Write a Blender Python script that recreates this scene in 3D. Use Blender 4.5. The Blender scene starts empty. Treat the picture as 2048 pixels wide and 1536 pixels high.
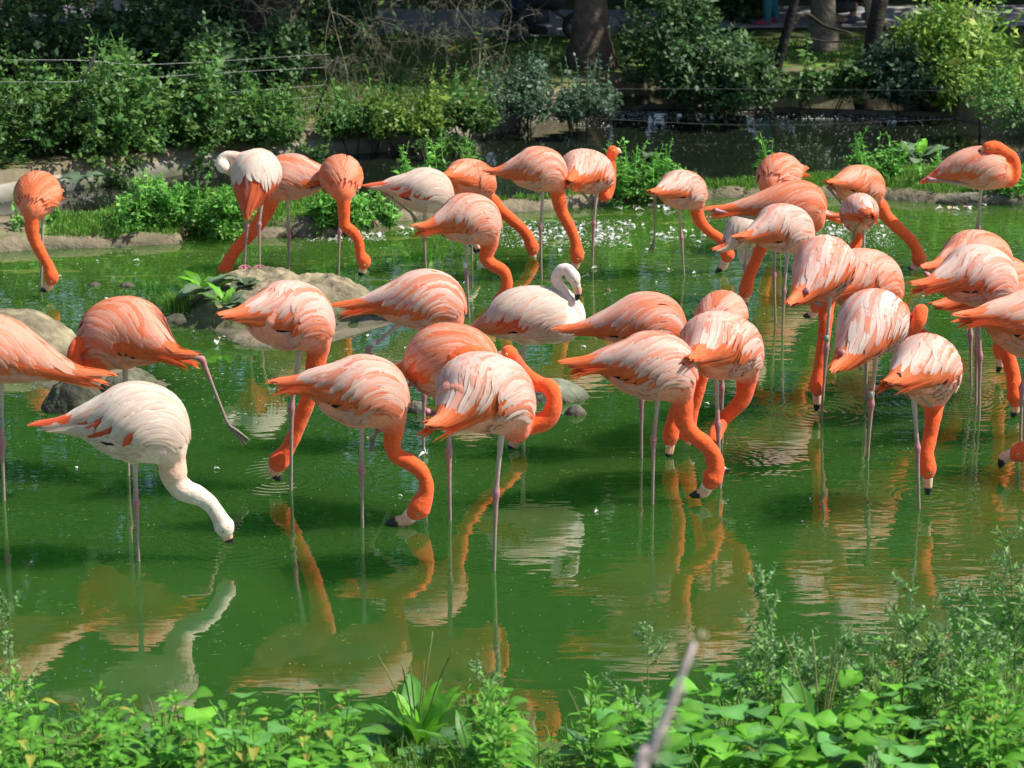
import bpy, math, random
import numpy as np
from math import radians, sin, cos, pi
from mathutils import Vector, Matrix

# ------------------------------------------------------------------ camera, world, sun, exposure
SC = bpy.context.scene
COL = SC.collection
CAM_H = 4.1
PITCH = radians(14.6)
FPX = 5600.0                       # focal length in photo pixels (photo 2048 wide)
cam = bpy.data.objects.new('camera', bpy.data.cameras.new('camera'))
COL.objects.link(cam)
cam.location = (0, 0, CAM_H)
cam.rotation_euler = (pi/2 - PITCH, 0, 0)
cam.data.sensor_width = 36.0
cam.data.lens = 36.0*FPX/2048.0
cam.data.clip_start = 0.1
cam.data.clip_end = 2000
cam.data.dof.use_dof = True
cam.data.dof.focus_distance = 14.6
cam.data.dof.aperture_fstop = 5.6
SC.camera = cam

SUN_EL, SUN_AZ = radians(52), radians(-4)   # azimuth: angle from +X (photo right) towards +Y (away)
world = bpy.data.worlds.new('World'); SC.world = world; world.use_nodes = True
wn = world.node_tree; wn.nodes.clear()
sky = wn.nodes.new('ShaderNodeTexSky'); sky.sky_type = 'NISHITA'; sky.sun_disc = False
sky.sun_elevation = SUN_EL; sky.sun_rotation = pi/2 - SUN_AZ
bg = wn.nodes.new('ShaderNodeBackground'); bg.inputs['Strength'].default_value = 0.115
wo = wn.nodes.new('ShaderNodeOutputWorld')
wn.links.new(sky.outputs[0], bg.inputs[0]); wn.links.new(bg.outputs[0], wo.inputs[0])
sun = bpy.data.objects.new('sun', bpy.data.lights.new('sun', 'SUN')); COL.objects.link(sun)
sun.data.energy = 5.0; sun.data.angle = radians(0.5); sun.data.color = (1.0, 0.955, 0.88)
sd = Vector((cos(SUN_EL)*cos(SUN_AZ), cos(SUN_EL)*sin(SUN_AZ), sin(SUN_EL)))
sun.rotation_euler = sd.to_track_quat('Z', 'Y').to_euler()
SC.view_settings.view_transform = 'Standard'; SC.view_settings.look = 'None'
SC.view_settings.exposure = 0.38; SC.view_settings.gamma = 1.0
SC.view_settings.use_curve_mapping = False
SC.cycles.max_bounces = 6; SC.cycles.transparent_max_bounces = 6

# ------------------------------------------------------------------ maths helpers
FW = np.array([0, cos(PITCH), -sin(PITCH)]); UP = np.array([0, sin(PITCH), cos(PITCH)])
RT = np.array([1.0, 0, 0]); EYE = np.array([0, 0, CAM_H])
def ray(px, py):
    return FW + RT*(px-1024)/FPX - UP*(py-768)/FPX
def at(px, py, Y):                     # the point seen at photo pixel (px,py) in the upright plane y = Y
    d = ray(px, py); return EYE + d*(Y/d[1])
def gnd(px, py, z=0.0):                # the point seen at the pixel on the level z
    d = ray(px, py); return EYE + d*((z-CAM_H)/d[2])
def ppm(P):                            # photo pixels per metre at a point
    return FPX/float(np.dot(np.asarray(P)-EYE, FW))
def nrm(v):
    v = np.asarray(v, float); return v/(np.linalg.norm(v, axis=-1, keepdims=True)+1e-12)
def lerp(a, b, t): return a+(b-a)*t
def sstep(a, b, x):
    t = np.clip((x-a)/(b-a), 0, 1); return t*t*(3-2*t)

def _h(ix, iy, iz, seed):
    n = (ix.astype(np.int64)*374761393 + iy.astype(np.int64)*668265263 + iz.astype(np.int64)*2147483647 + seed*974634777) & 0xffffffff
    n = ((n ^ (n >> 13))*1274126177) & 0xffffffff
    n = (n ^ (n >> 16)) & 0xffffff
    return n/float(0xffffff)
def vnoise(P, scale=1.0, seed=0):      # value noise 0..1 on an (n,3) array
    P = np.asarray(P, float)*scale; i = np.floor(P); f = P-i; f = f*f*(3-2*f)
    ix, iy, iz = i[:, 0].astype(np.int64), i[:, 1].astype(np.int64), i[:, 2].astype(np.int64); r = 0
    for a in (0, 1):
        for b in (0, 1):
            for c in (0, 1):
                w = (f[:, 0] if a else 1-f[:, 0])*(f[:, 1] if b else 1-f[:, 1])*(f[:, 2] if c else 1-f[:, 2])
                r = r + w*_h(ix+a, iy+b, iz+c, seed)
    return r
def fbm(P, scale=1.0, seed=0, octs=4):
    s = 0; a = 0.5; t = 0
    for o in range(octs):
        s = s+a*vnoise(P, scale*2**o, seed+o*17); t += a; a *= .5
    return s/t

def crom(pts, n):                      # Catmull-Rom through the rows of pts, n samples, even in arc length (xyz)
    P = np.asarray(pts, float); Q = np.vstack([2*P[0]-P[1], P, 2*P[-1]-P[-2]]); out = []
    for i in range(len(P)-1):
        p0, p1, p2, p3 = Q[i:i+4]; t = np.linspace(0, 1, 16, endpoint=False)[:, None]
        out.append(.5*((2*p1)+(-p0+p2)*t+(2*p0-5*p1+4*p2-p3)*t*t+(-p0+3*p1-3*p2+p3)*t**3))
    out = np.vstack(out+[P[-1:]])
    d = np.concatenate([[0], np.cumsum(np.linalg.norm(np.diff(out[:, :3], axis=0), axis=1))])
    u = np.linspace(0, d[-1], n)
    return np.stack([np.interp(u, d, out[:, k]) for k in range(out.shape[1])], 1)

# ------------------------------------------------------------------ mesh helpers
class MB:
    """collects pieces with per-vertex colours and per-vertex uv, builds one mesh"""
    def __init__(s): s.V = []; s.F = []; s.C = []; s.U = []; s.n = 0
    def add(s, V, F, C=None, U=None):
        V = np.asarray(V, float); n = len(V)
        s.V.append(V)
        for f in F:
            f = np.asarray(f, np.int64)
            if len(f): s.F.append(f+s.n)
        C = np.ones((n, 3))*.5 if C is None else np.asarray(C, float)
        if C.ndim == 1: C = np.tile(C, (n, 1))
        s.C.append(C)
        s.U.append(np.zeros((n, 2)) if U is None else np.asarray(U, float))
        s.n += n; return s
    def mesh(s, name, origin=(0, 0, 0), smooth=True):
        me = bpy.data.meshes.new(name)
        V = np.vstack(s.V)-np.asarray(origin, float); C = np.vstack(s.C); U = np.vstack(s.U)
        loops = np.concatenate([f.ravel() for f in s.F]); tot = np.concatenate([np.full(len(f), f.shape[1]) for f in s.F])
        me.vertices.add(len(V)); me.vertices.foreach_set('co', V.ravel().astype(np.float32))
        me.loops.add(len(loops)); me.loops.foreach_set('vertex_index', loops.astype(np.int32))
        me.polygons.add(len(tot)); st = np.concatenate([[0], np.cumsum(tot)[:-1]])
        me.polygons.foreach_set('loop_start', st.astype(np.int32))
        me.polygons.foreach_set('use_smooth', np.full(len(tot), smooth))
        me.update(calc_edges=True)
        a = me.color_attributes.new('col', 'FLOAT_COLOR', 'POINT')
        a.data.foreach_set('color', np.hstack([C, np.ones((len(C), 1))]).ravel().astype(np.float32))
        uv = me.uv_layers.new(name='uv'); uv.data.foreach_set('uv', U[loops].ravel().astype(np.float32))
        me.validate(); return me

def tag(o, label=None, cat=None, group=None, kind=None):
    if label: o['label'] = label
    if cat: o['category'] = cat
    if group: o['group'] = group
    if kind: o['kind'] = kind
    return o
def put(name, me, mat, parent=None, loc=(0, 0, 0), **k):
    o = bpy.data.objects.new(name, me); COL.objects.link(o); o.location = tuple(loc)
    if mat is not None and not me.materials: me.materials.append(mat)
    if parent is not None: o.parent = parent
    return tag(o, **k)
def empty(name, loc, **k):
    o = bpy.data.objects.new(name, None); COL.objects.link(o); o.location = tuple(float(v) for v in loc)
    o.empty_display_size = .1
    return tag(o, **k)

def frames(P):
    T = nrm(np.gradient(P, axis=0)); Z = np.array([0, 0, 1.0])
    U = np.zeros_like(T); u = Z-T[0]*T[0, 2]
    if np.linalg.norm(u) < .2: u = np.array([0, 1.0, 0])-T[0]*T[0, 1]
    U[0] = u/np.linalg.norm(u)
    for i in range(1, len(P)):
        v = U[i-1]-T[i]*np.dot(U[i-1], T[i]); U[i] = v/(np.linalg.norm(v)+1e-9)
    return T, U, np.cross(T, U)
def tube(P, R, n=8, wf=1.0, cap=True, F=None):
    P = np.asarray(P, float); m = len(P); R = np.broadcast_to(np.asarray(R, float), (m,))
    T, U, S = F if F is not None else frames(P)
    a = np.arange(n)*2*pi/n
    V = (P[:, None, :]+R[:, None, None]*(np.cos(a)[None, :, None]*U[:, None, :]+wf*np.sin(a)[None, :, None]*S[:, None, :])).reshape(-1, 3)
    i = np.arange(m-1)[:, None]*n; j = np.arange(n)[None, :]; k = (j+1) % n
    Q = np.stack([i+j, i+k, i+n+k, i+n+j], -1).reshape(-1, 4)
    Fs = [Q]; uv = np.stack([np.tile(np.arange(n)/n, m), np.repeat(np.linspace(0, 1, m), n)], 1)
    if cap:
        V = np.vstack([V, P[0], P[-1]]); uv = np.vstack([uv, [0, 0], [0, 1]]); a0 = m*n; jj = np.arange(n)
        Fs.append(np.stack([np.full(n, a0), (jj+1) % n, jj], 1)); b = (m-1)*n
        Fs.append(np.stack([np.full(n, a0+1), b+jj, b+(jj+1) % n], 1))
    return V, Fs, uv
def ico(sub, seed=None):
    import bmesh
    bm = bmesh.new(); bmesh.ops.create_icosphere(bm, subdivisions=sub, radius=1.0)
    V = np.array([v.co[:] for v in bm.verts]); F = np.array([[v.index for v in f.verts] for f in bm.faces]); bm.free()
    return V, F
ICO = {k: ico(k) for k in (1, 2, 3, 5)}
def ball(mb, c, r, col, sub=2, sc=(1, 1, 1)):
    V, F = ICO[sub]; mb.add(V*np.array(sc)*r+np.asarray(c), [F], col)

# ------------------------------------------------------------------ materials
def mat_new(name):
    m = bpy.data.materials.new(name); m.use_nodes = True; nt = m.node_tree; nt.nodes.clear()
    out = nt.nodes.new('ShaderNodeOutputMaterial'); b = nt.nodes.new('ShaderNodeBsdfPrincipled')
    nt.links.new(b.outputs[0], out.inputs[0]); return m, nt, b, out
def N(nt, t, **k):
    n = nt.nodes.new(t)
    for a, v in k.items(): setattr(n, a, v)
    return n
def attr_mat(name, rough=.6, noise_scale=20, noise_amt=.3, bump=0.0, bscale=60, spec=.5, trans=0.0, streak=0.0, object_tint=0.0, sheen=0.0):
    m, nt, b, out = mat_new(name); L = nt.links.new
    a = N(nt, 'ShaderNodeAttribute', attribute_name='col')
    tc = N(nt, 'ShaderNodeTexCoord')
    no = N(nt, 'ShaderNodeTexNoise'); no.inputs['Scale'].default_value = noise_scale; no.inputs['Detail'].default_value = 4
    L(tc.outputs['Object'], no.inputs['Vector'])
    mr = N(nt, 'ShaderNodeMapRange'); mr.inputs['From Min'].default_value = .3; mr.inputs['From Max'].default_value = .7
    mr.inputs['To Min'].default_value = 1-noise_amt; mr.inputs['To Max'].default_value = 1+noise_amt*.6
    L(no.outputs['Fac'], mr.inputs['Value'])
    vm = N(nt, 'ShaderNodeVectorMath', operation='SCALE'); L(a.outputs['Color'], vm.inputs[0]); L(mr.outputs[0], vm.inputs['Scale'])
    colour = vm.outputs[0]
    if streak:
        mp = N(nt, 'ShaderNodeMapping'); mp.inputs['Scale'].default_value = (9, .7, 1); L(tc.outputs['UV'], mp.inputs['Vector'])
        n2 = N(nt, 'ShaderNodeTexNoise'); n2.inputs['Scale'].default_value = 1.0; n2.inputs['Detail'].default_value = 3; L(mp.outputs[0], n2.inputs['Vector'])
        m2 = N(nt, 'ShaderNodeMapRange'); m2.inputs['From Min'].default_value = .3; m2.inputs['From Max'].default_value = .7
        m2.inputs['To Min'].default_value = 1-streak; m2.inputs['To Max'].default_value = 1+streak*.5; L(n2.outputs['Fac'], m2.inputs['Value'])
        v2 = N(nt, 'ShaderNodeVectorMath', operation='SCALE'); L(colour, v2.inputs[0]); L(m2.outputs[0], v2.inputs['Scale']); colour = v2.outputs[0]
    if object_tint:
        oi = N(nt, 'ShaderNodeObjectInfo'); m3 = N(nt, 'ShaderNodeMapRange'); m3.inputs['To Min'].default_value = 1-object_tint; m3.inputs['To Max'].default_value = 1+object_tint
        L(oi.outputs['Random'], m3.inputs['Value']); v3 = N(nt, 'ShaderNodeVectorMath', operation='SCALE'); L(colour, v3.inputs[0]); L(m3.outputs[0], v3.inputs['Scale']); colour = v3.outputs[0]
    L(colour, b.inputs['Base Color']); b.inputs['Roughness'].default_value = rough; b.inputs['Specular IOR Level'].default_value = spec
    if sheen: b.inputs['Sheen Weight'].default_value = sheen; b.inputs['Sheen Roughness'].default_value = .5
    if bump:
        nb = N(nt, 'ShaderNodeTexNoise'); nb.inputs['Scale'].default_value = bscale; nb.inputs['Detail'].default_value = 5; L(tc.outputs['Object'], nb.inputs['Vector'])
        bu = N(nt, 'ShaderNodeBump'); bu.inputs['Strength'].default_value = 1; bu.inputs['Distance'].default_value = bump
        L(nb.outputs['Fac'], bu.inputs['Height']); L(bu.outputs[0], b.inputs['Normal'])
    if trans:
        tr = N(nt, 'ShaderNodeBsdfTranslucent'); L(colour, tr.inputs['Color']); mx = N(nt, 'ShaderNodeMixShader'); mx.inputs[0].default_value = trans
        L(b.outputs[0], mx.inputs[1]); L(tr.outputs[0], mx.inputs[2]); L(mx.outputs[0], out.inputs[0])
    return m
M_BODY = attr_mat('down_plumage', .9, 60, .16, bump=.0035, bscale=60, spec=.15, sheen=.15)
M_FEATHER = attr_mat('feather_vane', .6, 14, .08, spec=.25, trans=.28, streak=.2)
M_SKIN = attr_mat('scaly_leg_skin', .5, 90, .3, bump=.001, bscale=220, spec=.4)
M_BILL = attr_mat('bill_horn', .35, 60, .15, spec=.5)
M_EYE = attr_mat('eye', .1, 5, 0, spec=.6)
M_PLASTIC = attr_mat('ring_plastic', .4, 60, .1)

# ------------------------------------------------------------------ flamingos
WHITE = np.array([.90, .68, .59]); PINK = np.array([.86, .45, .35]); PEACH = np.array([.92, .41, .23])
ORANGE = np.array([.97, .18, .045]); DEEP = np.array([.95, .15, .03]); RED = np.array([.72, .07, .025]); CREAM = np.array([.86, .68, .56])

def B(tip, x1, top, bot, d0=0.0, d1=0.0):
    """body seen from the side: tail tip pixel, breast x, back and belly y -> (x, y, r, depth) rows, tail to neck root"""
    s = 1 if x1 > tip[0] else -1; R = (bot-top)/2.0; yc = (top+bot)/2.0
    xm = x1-s*1.55*R; x0, y0 = tip
    pr = math.hypot(xm-x0, yc-y0)/R; dz = .165*math.sqrt(max(0, 2.15**2-pr*pr)); fm = (xm-x0)/(x1-x0); dm = lerp(d0, d1, fm)
    if dz > abs(dm-d0): d0 = dm-dz if d0 <= d1 else dm+dz
    L = [(x0, y0, .07*R), (lerp(x0, xm, .25), lerp(y0, yc, .06)-.02*R, .15*R), (lerp(x0, xm, .5), lerp(y0, yc, .3)-.05*R, .42*R),
         (lerp(x0, xm, .75), lerp(y0, yc, .68), .78*R), (xm, yc, R), (x1-s*.98*R, yc+.1*R, .97*R), (x1-s*.66*R, yc+.42*R, .68*R), (x1-s*.45*R, yc+.92*R, .36*R)]
    d1 = max(d1, dm+(dm-d0)/abs(xm-x0)*abs(x1-xm)*.45) if d0 <= dm else min(d1, dm+(dm-d0)/abs(xm-x0)*abs(x1-xm)*.45)
    g = lambda x: lerp(d0, dm, (x-x0)/(xm-x0)) if (x-x0)*s < (xm-x0)*s else lerp(dm, d1, (x-xm)/(x1-xm))
    return [(x, y, r, g(x)) for x, y, r in L]
def E(tip, c, R, n, away=True, st=1.0):
    """body seen end-on; away: the tail points at the camera"""
    k = 1 if away else -1
    (x0, y0), (cx, cy), (nx, ny) = tip, c, n
    return [(x0, y0, .07*R, -.34*k), (lerp(x0, cx, .3), lerp(y0, cy, .2), .3*R, -.24*k), (lerp(x0, cx, .68), lerp(y0, cy, .6), .72*R, -.13*k),
            (cx, cy, R, -.01*k), (lerp(cx, nx, .45), lerp(cy, ny, .3), .92*R, .08*k), (lerp(cx, nx, .8), lerp(cy, ny, .7), .62*R, .15*k), (nx, ny, .36*R, .17*k)]

BIRDS = []
def bird(foot, body, neck, head, legs=(), raised=(), w=.5, band=None, label='', toes=None, plume='orange', up=False, zf=0.0):
    BIRDS.append(dict(foot=foot, body=body, neck=neck, head=head, legs=legs, raised=raised, w=w, band=band, label=label, toes=toes, plume=plume, up=up, zf=zf))

G1 = (.30, .34, .33); GR = (.05, .25, .16); WH = (.7, .7, .68)
# front row, nearest first (numbers are photo pixels)
bird((8, 1001), B((205, 750), -110, 635, 768, .05, -.05), [(-78, 790, 15), (-88, 830, 13), (-80, 880, 12), (-60, 930, 12)], (-55, 955, 17, -70, 985, -90, 995),
     legs=[[(2, 765), (4, 885), (8, 1001)]], w=.25, band=((3, 845), G1, 's'), label='orange flamingo cut off by the left edge of the photo with its tail pointing right')
bird((277, 1122), B((84, 852), 378, 770, 925, -.03, .04), [(346, 942, 27), (352, 965, 22), (372, 982, 20), (398, 992, 18), (420, 1008, 15), (436, 1030, 14)],
     (449, 1054, 19, 456, 1076, 462, 1086), legs=[[(270, 918), (272, 1005), (277, 1122)]], w=.6, plume='white', label='pale whitish pink flamingo in the lower left dipping its cream head into green water')
bird((257, 950), B((380, 712), 156, 600, 738, 0, 0), [(184, 722, 16, -.02), (168, 738, 14, -.05), (150, 728, 13, -.08), (148, 702, 12, -.08), (160, 684, 12, -.06)],
     (170, 692, 15, 186, 704, 196, 716, -.05), legs=[[(250, 730), (253, 850), (257, 950)]], raised=[[(330, 700), (404, 718), (456, 850), (492, 888)]],
     w=.2, label='orange flamingo stretching one leg far out behind it towards the right')
bird((582, 980), B((448, 632), 667, 567, 700, -.12, .08), [(636, 700, 22), (629, 740, 17), (620, 785, 15), (607, 825, 14), (590, 868, 13), (574, 900, 14)],
     (558, 922, 20, 549, 945, 557, 962), legs=[[(600, 695), (583, 815), (582, 980)]], raised=[[(590, 670, -.05), (470, 632, -.14), (560, 668, -.1), (590, 680, -.1)]],
     w=.62, label='flamingo with a purple ankle at its tail, just behind the front centre one')
bird((725, 1055), B((556, 767), 817, 715, 855, -.04, .03), [(788, 862, 19), (784, 885, 16), (792, 910, 15), (818, 924, 15), (842, 942, 14), (853, 968, 13), (850, 992, 15)],
     (838, 1016, 22, 812, 1040, 772, 1049), legs=[[(724, 845), (723, 938), (725, 1055)]], raised=[[(745, 840, .03), (757, 858, .04), (745, 880, .04), (742, 903)]],
     w=.5, label='flamingo in the front centre with an S-shaped neck and black beak flat on the water')
bird((900, 1040), B((786, 742), 1000, 653, 800, .12, .05), [(985, 790, 18, .08), (1002, 768, 14, .06), (1000, 735, 13, 0), (975, 717, 14, -.10), (948, 706, 14, -.14), (925, 708, 15, -.16)],
     (910, 722, 17, 912, 745, 920, 760, -.16), legs=[[(897, 790), (898, 905), (900, 1040)]],
     raised=[[(880, 790), (818, 765), (900, 800), (925, 815)]], w=.22, label='deep orange flamingo resting its head on its own flank behind the coiled-neck one')
bird((847, 898), B((683, 612), 931, 545, 662, -.03, .03), [(915, 680, 17, .05), (925, 720, 13, .05), (960, 775, 12, .05), (1005, 820, 12, .03), (1032, 850, 13, .02)],
     (1038, 868, 17, 1028, 888, 1018, 902, .0), legs=[[(852, 670), (848, 790), (847, 898)]], raised=[[(800, 648), (735, 700), (765, 752), (775, 775)]],
     w=.6, band=((748, 686), WH, 'r'), label='flamingo with two parted orange wing tips and a ringed leg stretched back')
bird((1047, 850), [(946, 662, 4, .0), (965, 652, 14, 0), (990, 645, 30, 0), (1020, 636, 48, 0), (1052, 634, 56, 0), (1090, 636, 54, 0), (1122, 646, 42, .01), (1140, 645, 28, .02)],
     [(1152, 630, 19, .02), (1146, 607, 13, .02), (1131, 588, 10.5, .02), (1116, 568, 10, .02), (1113, 551, 9.5, .01), (1122, 539, 9.5, 0), (1135, 537, 9.5, -.01)], (1148, 556, 12.5, 1156, 582, 1154, 601, -.02),
     legs=[[(1046, 690), (1047, 780), (1047, 850)]], w=1.0, plume='white', label='white flamingo with raised white neck bent over and beak hanging down')
bird((988, 1140), B((862, 850), 1068, 712, 866, -.16, .10), [(1040, 850, 22, .10), (1070, 848, 19, .10), (1098, 835, 17, .10), (1108, 803, 15, .10), (1100, 775, 15, .12), (1078, 768, 14, .16), (1050, 745, 12, .2), (1030, 720, 12, .12)],
     (1016, 706, 16, 1002, 712, 990, 722, .05), legs=[[(1003, 868), (992, 985), (988, 1140)]], raised=[[(960, 850, -.08), (852, 823, -.18), (960, 862, -.05), (985, 870, 0)]],
     w=.72, label='nearest centre flamingo, its coiled orange neck forming a ring with a hole')
bird((1283, 915), B((1125, 660), 1371, 590, 702, -.03, .03), [(1352, 710, 17, .03), (1362, 760, 13), (1358, 800, 12), (1346, 840, 12)], (1341, 872, 16, 1339, 900, 1335, 920),
     legs=[[(1284, 700), (1283, 800), (1283, 915)]], w=.62, label='flamingo whose long orange tail points left at the white one, beak straight down')
bird((1305, 1008), B((1139, 728), 1393, 668, 800, -.04, .04), [(1366, 812, 20), (1368, 842, 17), (1385, 868, 15), (1412, 890, 15), (1430, 915, 14), (1432, 938, 16)],
     (1424, 958, 19, 1408, 984, 1381, 993), legs=[[(1318, 785), (1307, 880), (1305, 1008)]], w=.58, label='flamingo right of centre stretching its S-curved neck to a black beak at the water')
bird((1440, 975), B((1380, 720), 1523, 630, 757, -.1, .10), [(1492, 768, 19), (1487, 795, 15), (1468, 818, 14), (1444, 842, 13), (1428, 878, 13, .05), (1424, 905, 14, .05)],
     (1430, 925, 17, 1440, 940, 1458, 943, .05), legs=[[(1432, 750), (1436, 850), (1440, 975)]], w=.62, label='flamingo standing on one purple-jointed leg, its neck bent back down to the left')
bird((1444, 885), E((1440, 640), (1445, 632), 46, (1418, 690), False), [(1410, 730, 13), (1398, 775, 12), (1385, 820, 12)], (1372, 866, 16, 1380, 882, 1394, 890),
     legs=[[(1450, 680), (1444, 775), (1444, 885)]], w=.3, label='round orange flamingo back seen end on above the one with the bent-back neck')
bird((1643, 838), E((1582, 606), (1648, 532), 56, (1652, 592)), [(1651, 640, 13, .1), (1646, 690, 12, .08), (1638, 738, 11, .06)], (1634, 772, 15, 1634, 802, 1633, 822, .05),
     legs=[[(1660, 590), (1653, 695), (1643, 838)]], raised=[[(1640, 580, -.1), (1612, 582, -.3), (1628, 606, -.15), (1645, 612, -.1)]], band=((1653, 676), G1, 's'),
     w=.75, label='flamingo seen from behind with neck hanging straight down and a grey ring on its leg')
bird((1732, 800), B((1640, 585), 1805, 503, 622, 0, 0), [(1800, 620, 17), (1812, 650, 13), (1845, 672, 12), (1880, 690, 12), (1905, 715, 12)], (1914, 735, 15, 1908, 765, 1898, 785),
     legs=[[(1736, 620), (1733, 710), (1732, 800)]], raised=[[(1700, 612), (1665, 588), (1700, 612), (1712, 622)]], w=.4, label='salmon flamingo half hidden between the two seen from behind at the right')
bird((1735, 920), E((1668, 738), (1742, 648), 62, (1790, 655)), [(1818, 650, 14, .12), (1836, 634, 13, .08), (1842, 622, 13, .02), (1836, 645, 13, -.02), (1815, 668, 13, .02), (1792, 684, 12, .1)],
     (1775, 690, 15, 1760, 700, 1750, 715, .15), legs=[[(1752, 712), (1743, 808), (1735, 920)]], raised=[[(1725, 700, -.1), (1680, 705, -.3), (1712, 725, -.15), (1722, 740, -.1)]],
     w=.85, band=((1742, 789), G1, 's'), label='white-backed flamingo with its bare orange neck looped back on itself at the right')
bird((1838, 1018), E((1777, 765), (1850, 736), 63, (1868, 800)), [(1866, 835, 15, .1), (1860, 875, 13, .08), (1853, 905, 13, .06)], (1855, 936, 17, 1856, 968, 1856, 990, .05),
     legs=[[(1828, 800), (1835, 895), (1838, 1018)]], raised=[[(1850, 770, -.05), (1797, 752, -.3), (1840, 790, -.1), (1862, 812, -.1)]],
     w=.7, label='nearest flamingo on the right, seen from behind, with its bent knee tucked at the tail')
bird((1900, 770), B((1852, 535), 2024, 466, 575, 0, 0), [(2010, 585, 14, .1), (2012, 620, 12, .12), (2005, 660, 11, .15)], (2000, 700, 14, 2000, 730, 1996, 745, .15),
     legs=[[(1940, 570), (1941, 670), (1942, 768)]], w=.3, label='orange flamingo back directly behind the pale-backed bird near the right edge')
bird((1958, 840), B((1832, 570), 2032, 495, 612, -.12, .06), [(2008, 625, 17, .1), (2002, 665, 15, .1), (2014, 705, 14, .1), (2026, 750, 13, .08)], (2031, 795, 16, 2031, 820, 2026, 835, .05),
     legs=[[(1956, 605), (1960, 712), (1958, 840)]], raised=[[(1940, 600), (1852, 548, -.14), (1930, 600), (1950, 612)]], w=.68, label='flamingo with white scapulars and a lilac ankle at its tail, upper right')
bird((1952, 810), B((1872, 612), 2075, 515, 640, .1, .1), [(2060, 640, 14), (2065, 690, 12), (2062, 730, 12)], (2060, 760, 15, 2060, 785, 2052, 800),
     legs=[[(1954, 630), (1953, 700), (1952, 810)]], raised=[[(1950, 605), (1896, 592, -.02), (1960, 610), (1970, 620)]], w=.1, label='flamingo mostly hidden, showing only forked orange wing tips under the pale-backed bird')
bird((2041, 880), B((1922, 632), 2150, 583, 715, -.05, .05), [(2120, 720, 17), (2124, 760, 14), (2140, 800, 13)], (2145, 835, 16, 2140, 860, 2128, 875),
     legs=[[(2060, 700), (2044, 775), (2041, 880)]], w=.4, label='flamingo running off the right edge of the photo with folded tail pointing left')
bird((2190, 960), B((2330, 700), 2120, 610, 745, 0, 0), [(2146, 770, 18), (2150, 810, 15), (2140, 850, 14), (2110, 880, 14), (2075, 895, 14)], (2040, 905, 19, 2008, 915, 1998, 934),
     legs=[[(2200, 740), (2196, 840), (2190, 960)]], w=.4, label='flamingo of which only the orange head and pale beak enter at the right edge')
# back row
bird((82, 583), E((118, 384), (77, 388), 42, (63, 430), False), [(66, 470, 12), (82, 506, 10.5), (97, 532, 10)], (103, 556, 14, 97, 574, 82, 583),
     legs=[[(86, 428), (84, 500), (82, 583)]], w=.05, label='orange flamingo alone at the far left walking towards the camera, beak in the water')
bird((505, 530), [(495, 428, 4, -.18), (497, 408, 16, -.16), (502, 385, 32, -.1), (510, 358, 45, -.03), (512, 345, 46, .02), (500, 335, 36, .07), (482, 326, 20, .1)],
     [(468, 314, 11), (452, 312, 9), (441, 322, 9)], (446, 334, 12, 462, 345, 474, 350, .06), legs=[[(499, 400), (494, 452), (489, 531)], [(524, 400), (518, 448), (519, 531)]],
     toes=[(-14, 6, -.03), (2, 9, -.06), (14, 5, -.03)], w=.85, plume='white', zf=.19, label='white and red flamingo standing on the mound with both legs, preening')
bird((577, 540), B((699, 357), 522, 312, 400, 0, 0), [(538, 410, 15), (522, 440, 14), (500, 468, 12), (476, 494, 11), (458, 520, 11)], (448, 545, 14, 443, 565, 440, 575),
     legs=[[(574, 392), (578, 472), (577, 540)]], raised=[[(620, 380), (699, 357, -.05), (622, 378, -.1), (600, 392, -.1)]], w=.35, label='flamingo reaching its long neck down leftwards behind the mound, far ankle at the tail')
bird((677, 550), E((652, 380), (681, 352), 39, (687, 396), False), [(688, 430, 11), (690, 452, 10.5), (706, 464, 10), (717, 482, 9.5), (720, 506, 9)], (728, 524, 14, 724, 542, 720, 552),
     legs=[[(682, 392), (679, 463), (677, 550)]], w=.1, label='salmon flamingo facing the camera with a kinked neck, behind the mound')
bird((852, 542), B((739, 374), 906, 340, 425, -.03, .03), [(893, 428, 11, .06), (905, 450, 9, .1), (925, 470, 8, .12)], (945, 482, 9, 955, 495, 958, 505, .12),
     legs=[[(850, 420), (848, 472), (852, 542)]], raised=[[(800, 412), (754, 374), (822, 426), (832, 444)]], w=.8, plume='white', band=((848, 461), GR, 's'), label='whitish flamingo in the back row with a green leg ring and a folded leg')
bird((945, 522), B((886, 352), 990, 322, 400, 0, .05), [(984, 402, 14), (1000, 420, 11.5), (1024, 440, 10.5), (1046, 460, 10), (1058, 478, 11)], (1065, 496, 13, 1066, 515, 1066, 530),
     legs=[[(943, 396), (943, 460), (944, 522)]], w=.15, label='orange flamingo in the back row with its neck stretched diagonally down to the right')
bird((938, 635), B((834, 455), 1002, 392, 488, -.04, .03), [(978, 494, 15), (971, 515, 12.5), (985, 530, 11.5), (1006, 541, 11), (1014, 562, 10.5), (1010, 585, 11)], (1000, 604, 15, 990, 624, 978, 634),
     legs=[[(934, 482), (933, 546), (938, 635)]], w=.45, band=((931, 530), WH, 's'), label='salmon flamingo with white-ringed leg and S-curved neck behind the white one')
bird((1083, 560), B((978, 345), 1133, 298, 382, -.04, .04), [(1116, 392, 14), (1124, 425, 11.5), (1140, 455, 10.5), (1151, 485, 10)], (1154, 512, 14, 1150, 532, 1144, 545),
     legs=[[(1086, 378), (1081, 455), (1083, 560)]], raised=[[(1070, 376), (980, 338), (1068, 378), (1080, 390)]], w=.4, label='back row flamingo before the black pond, long tail raised to the left')
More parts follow.
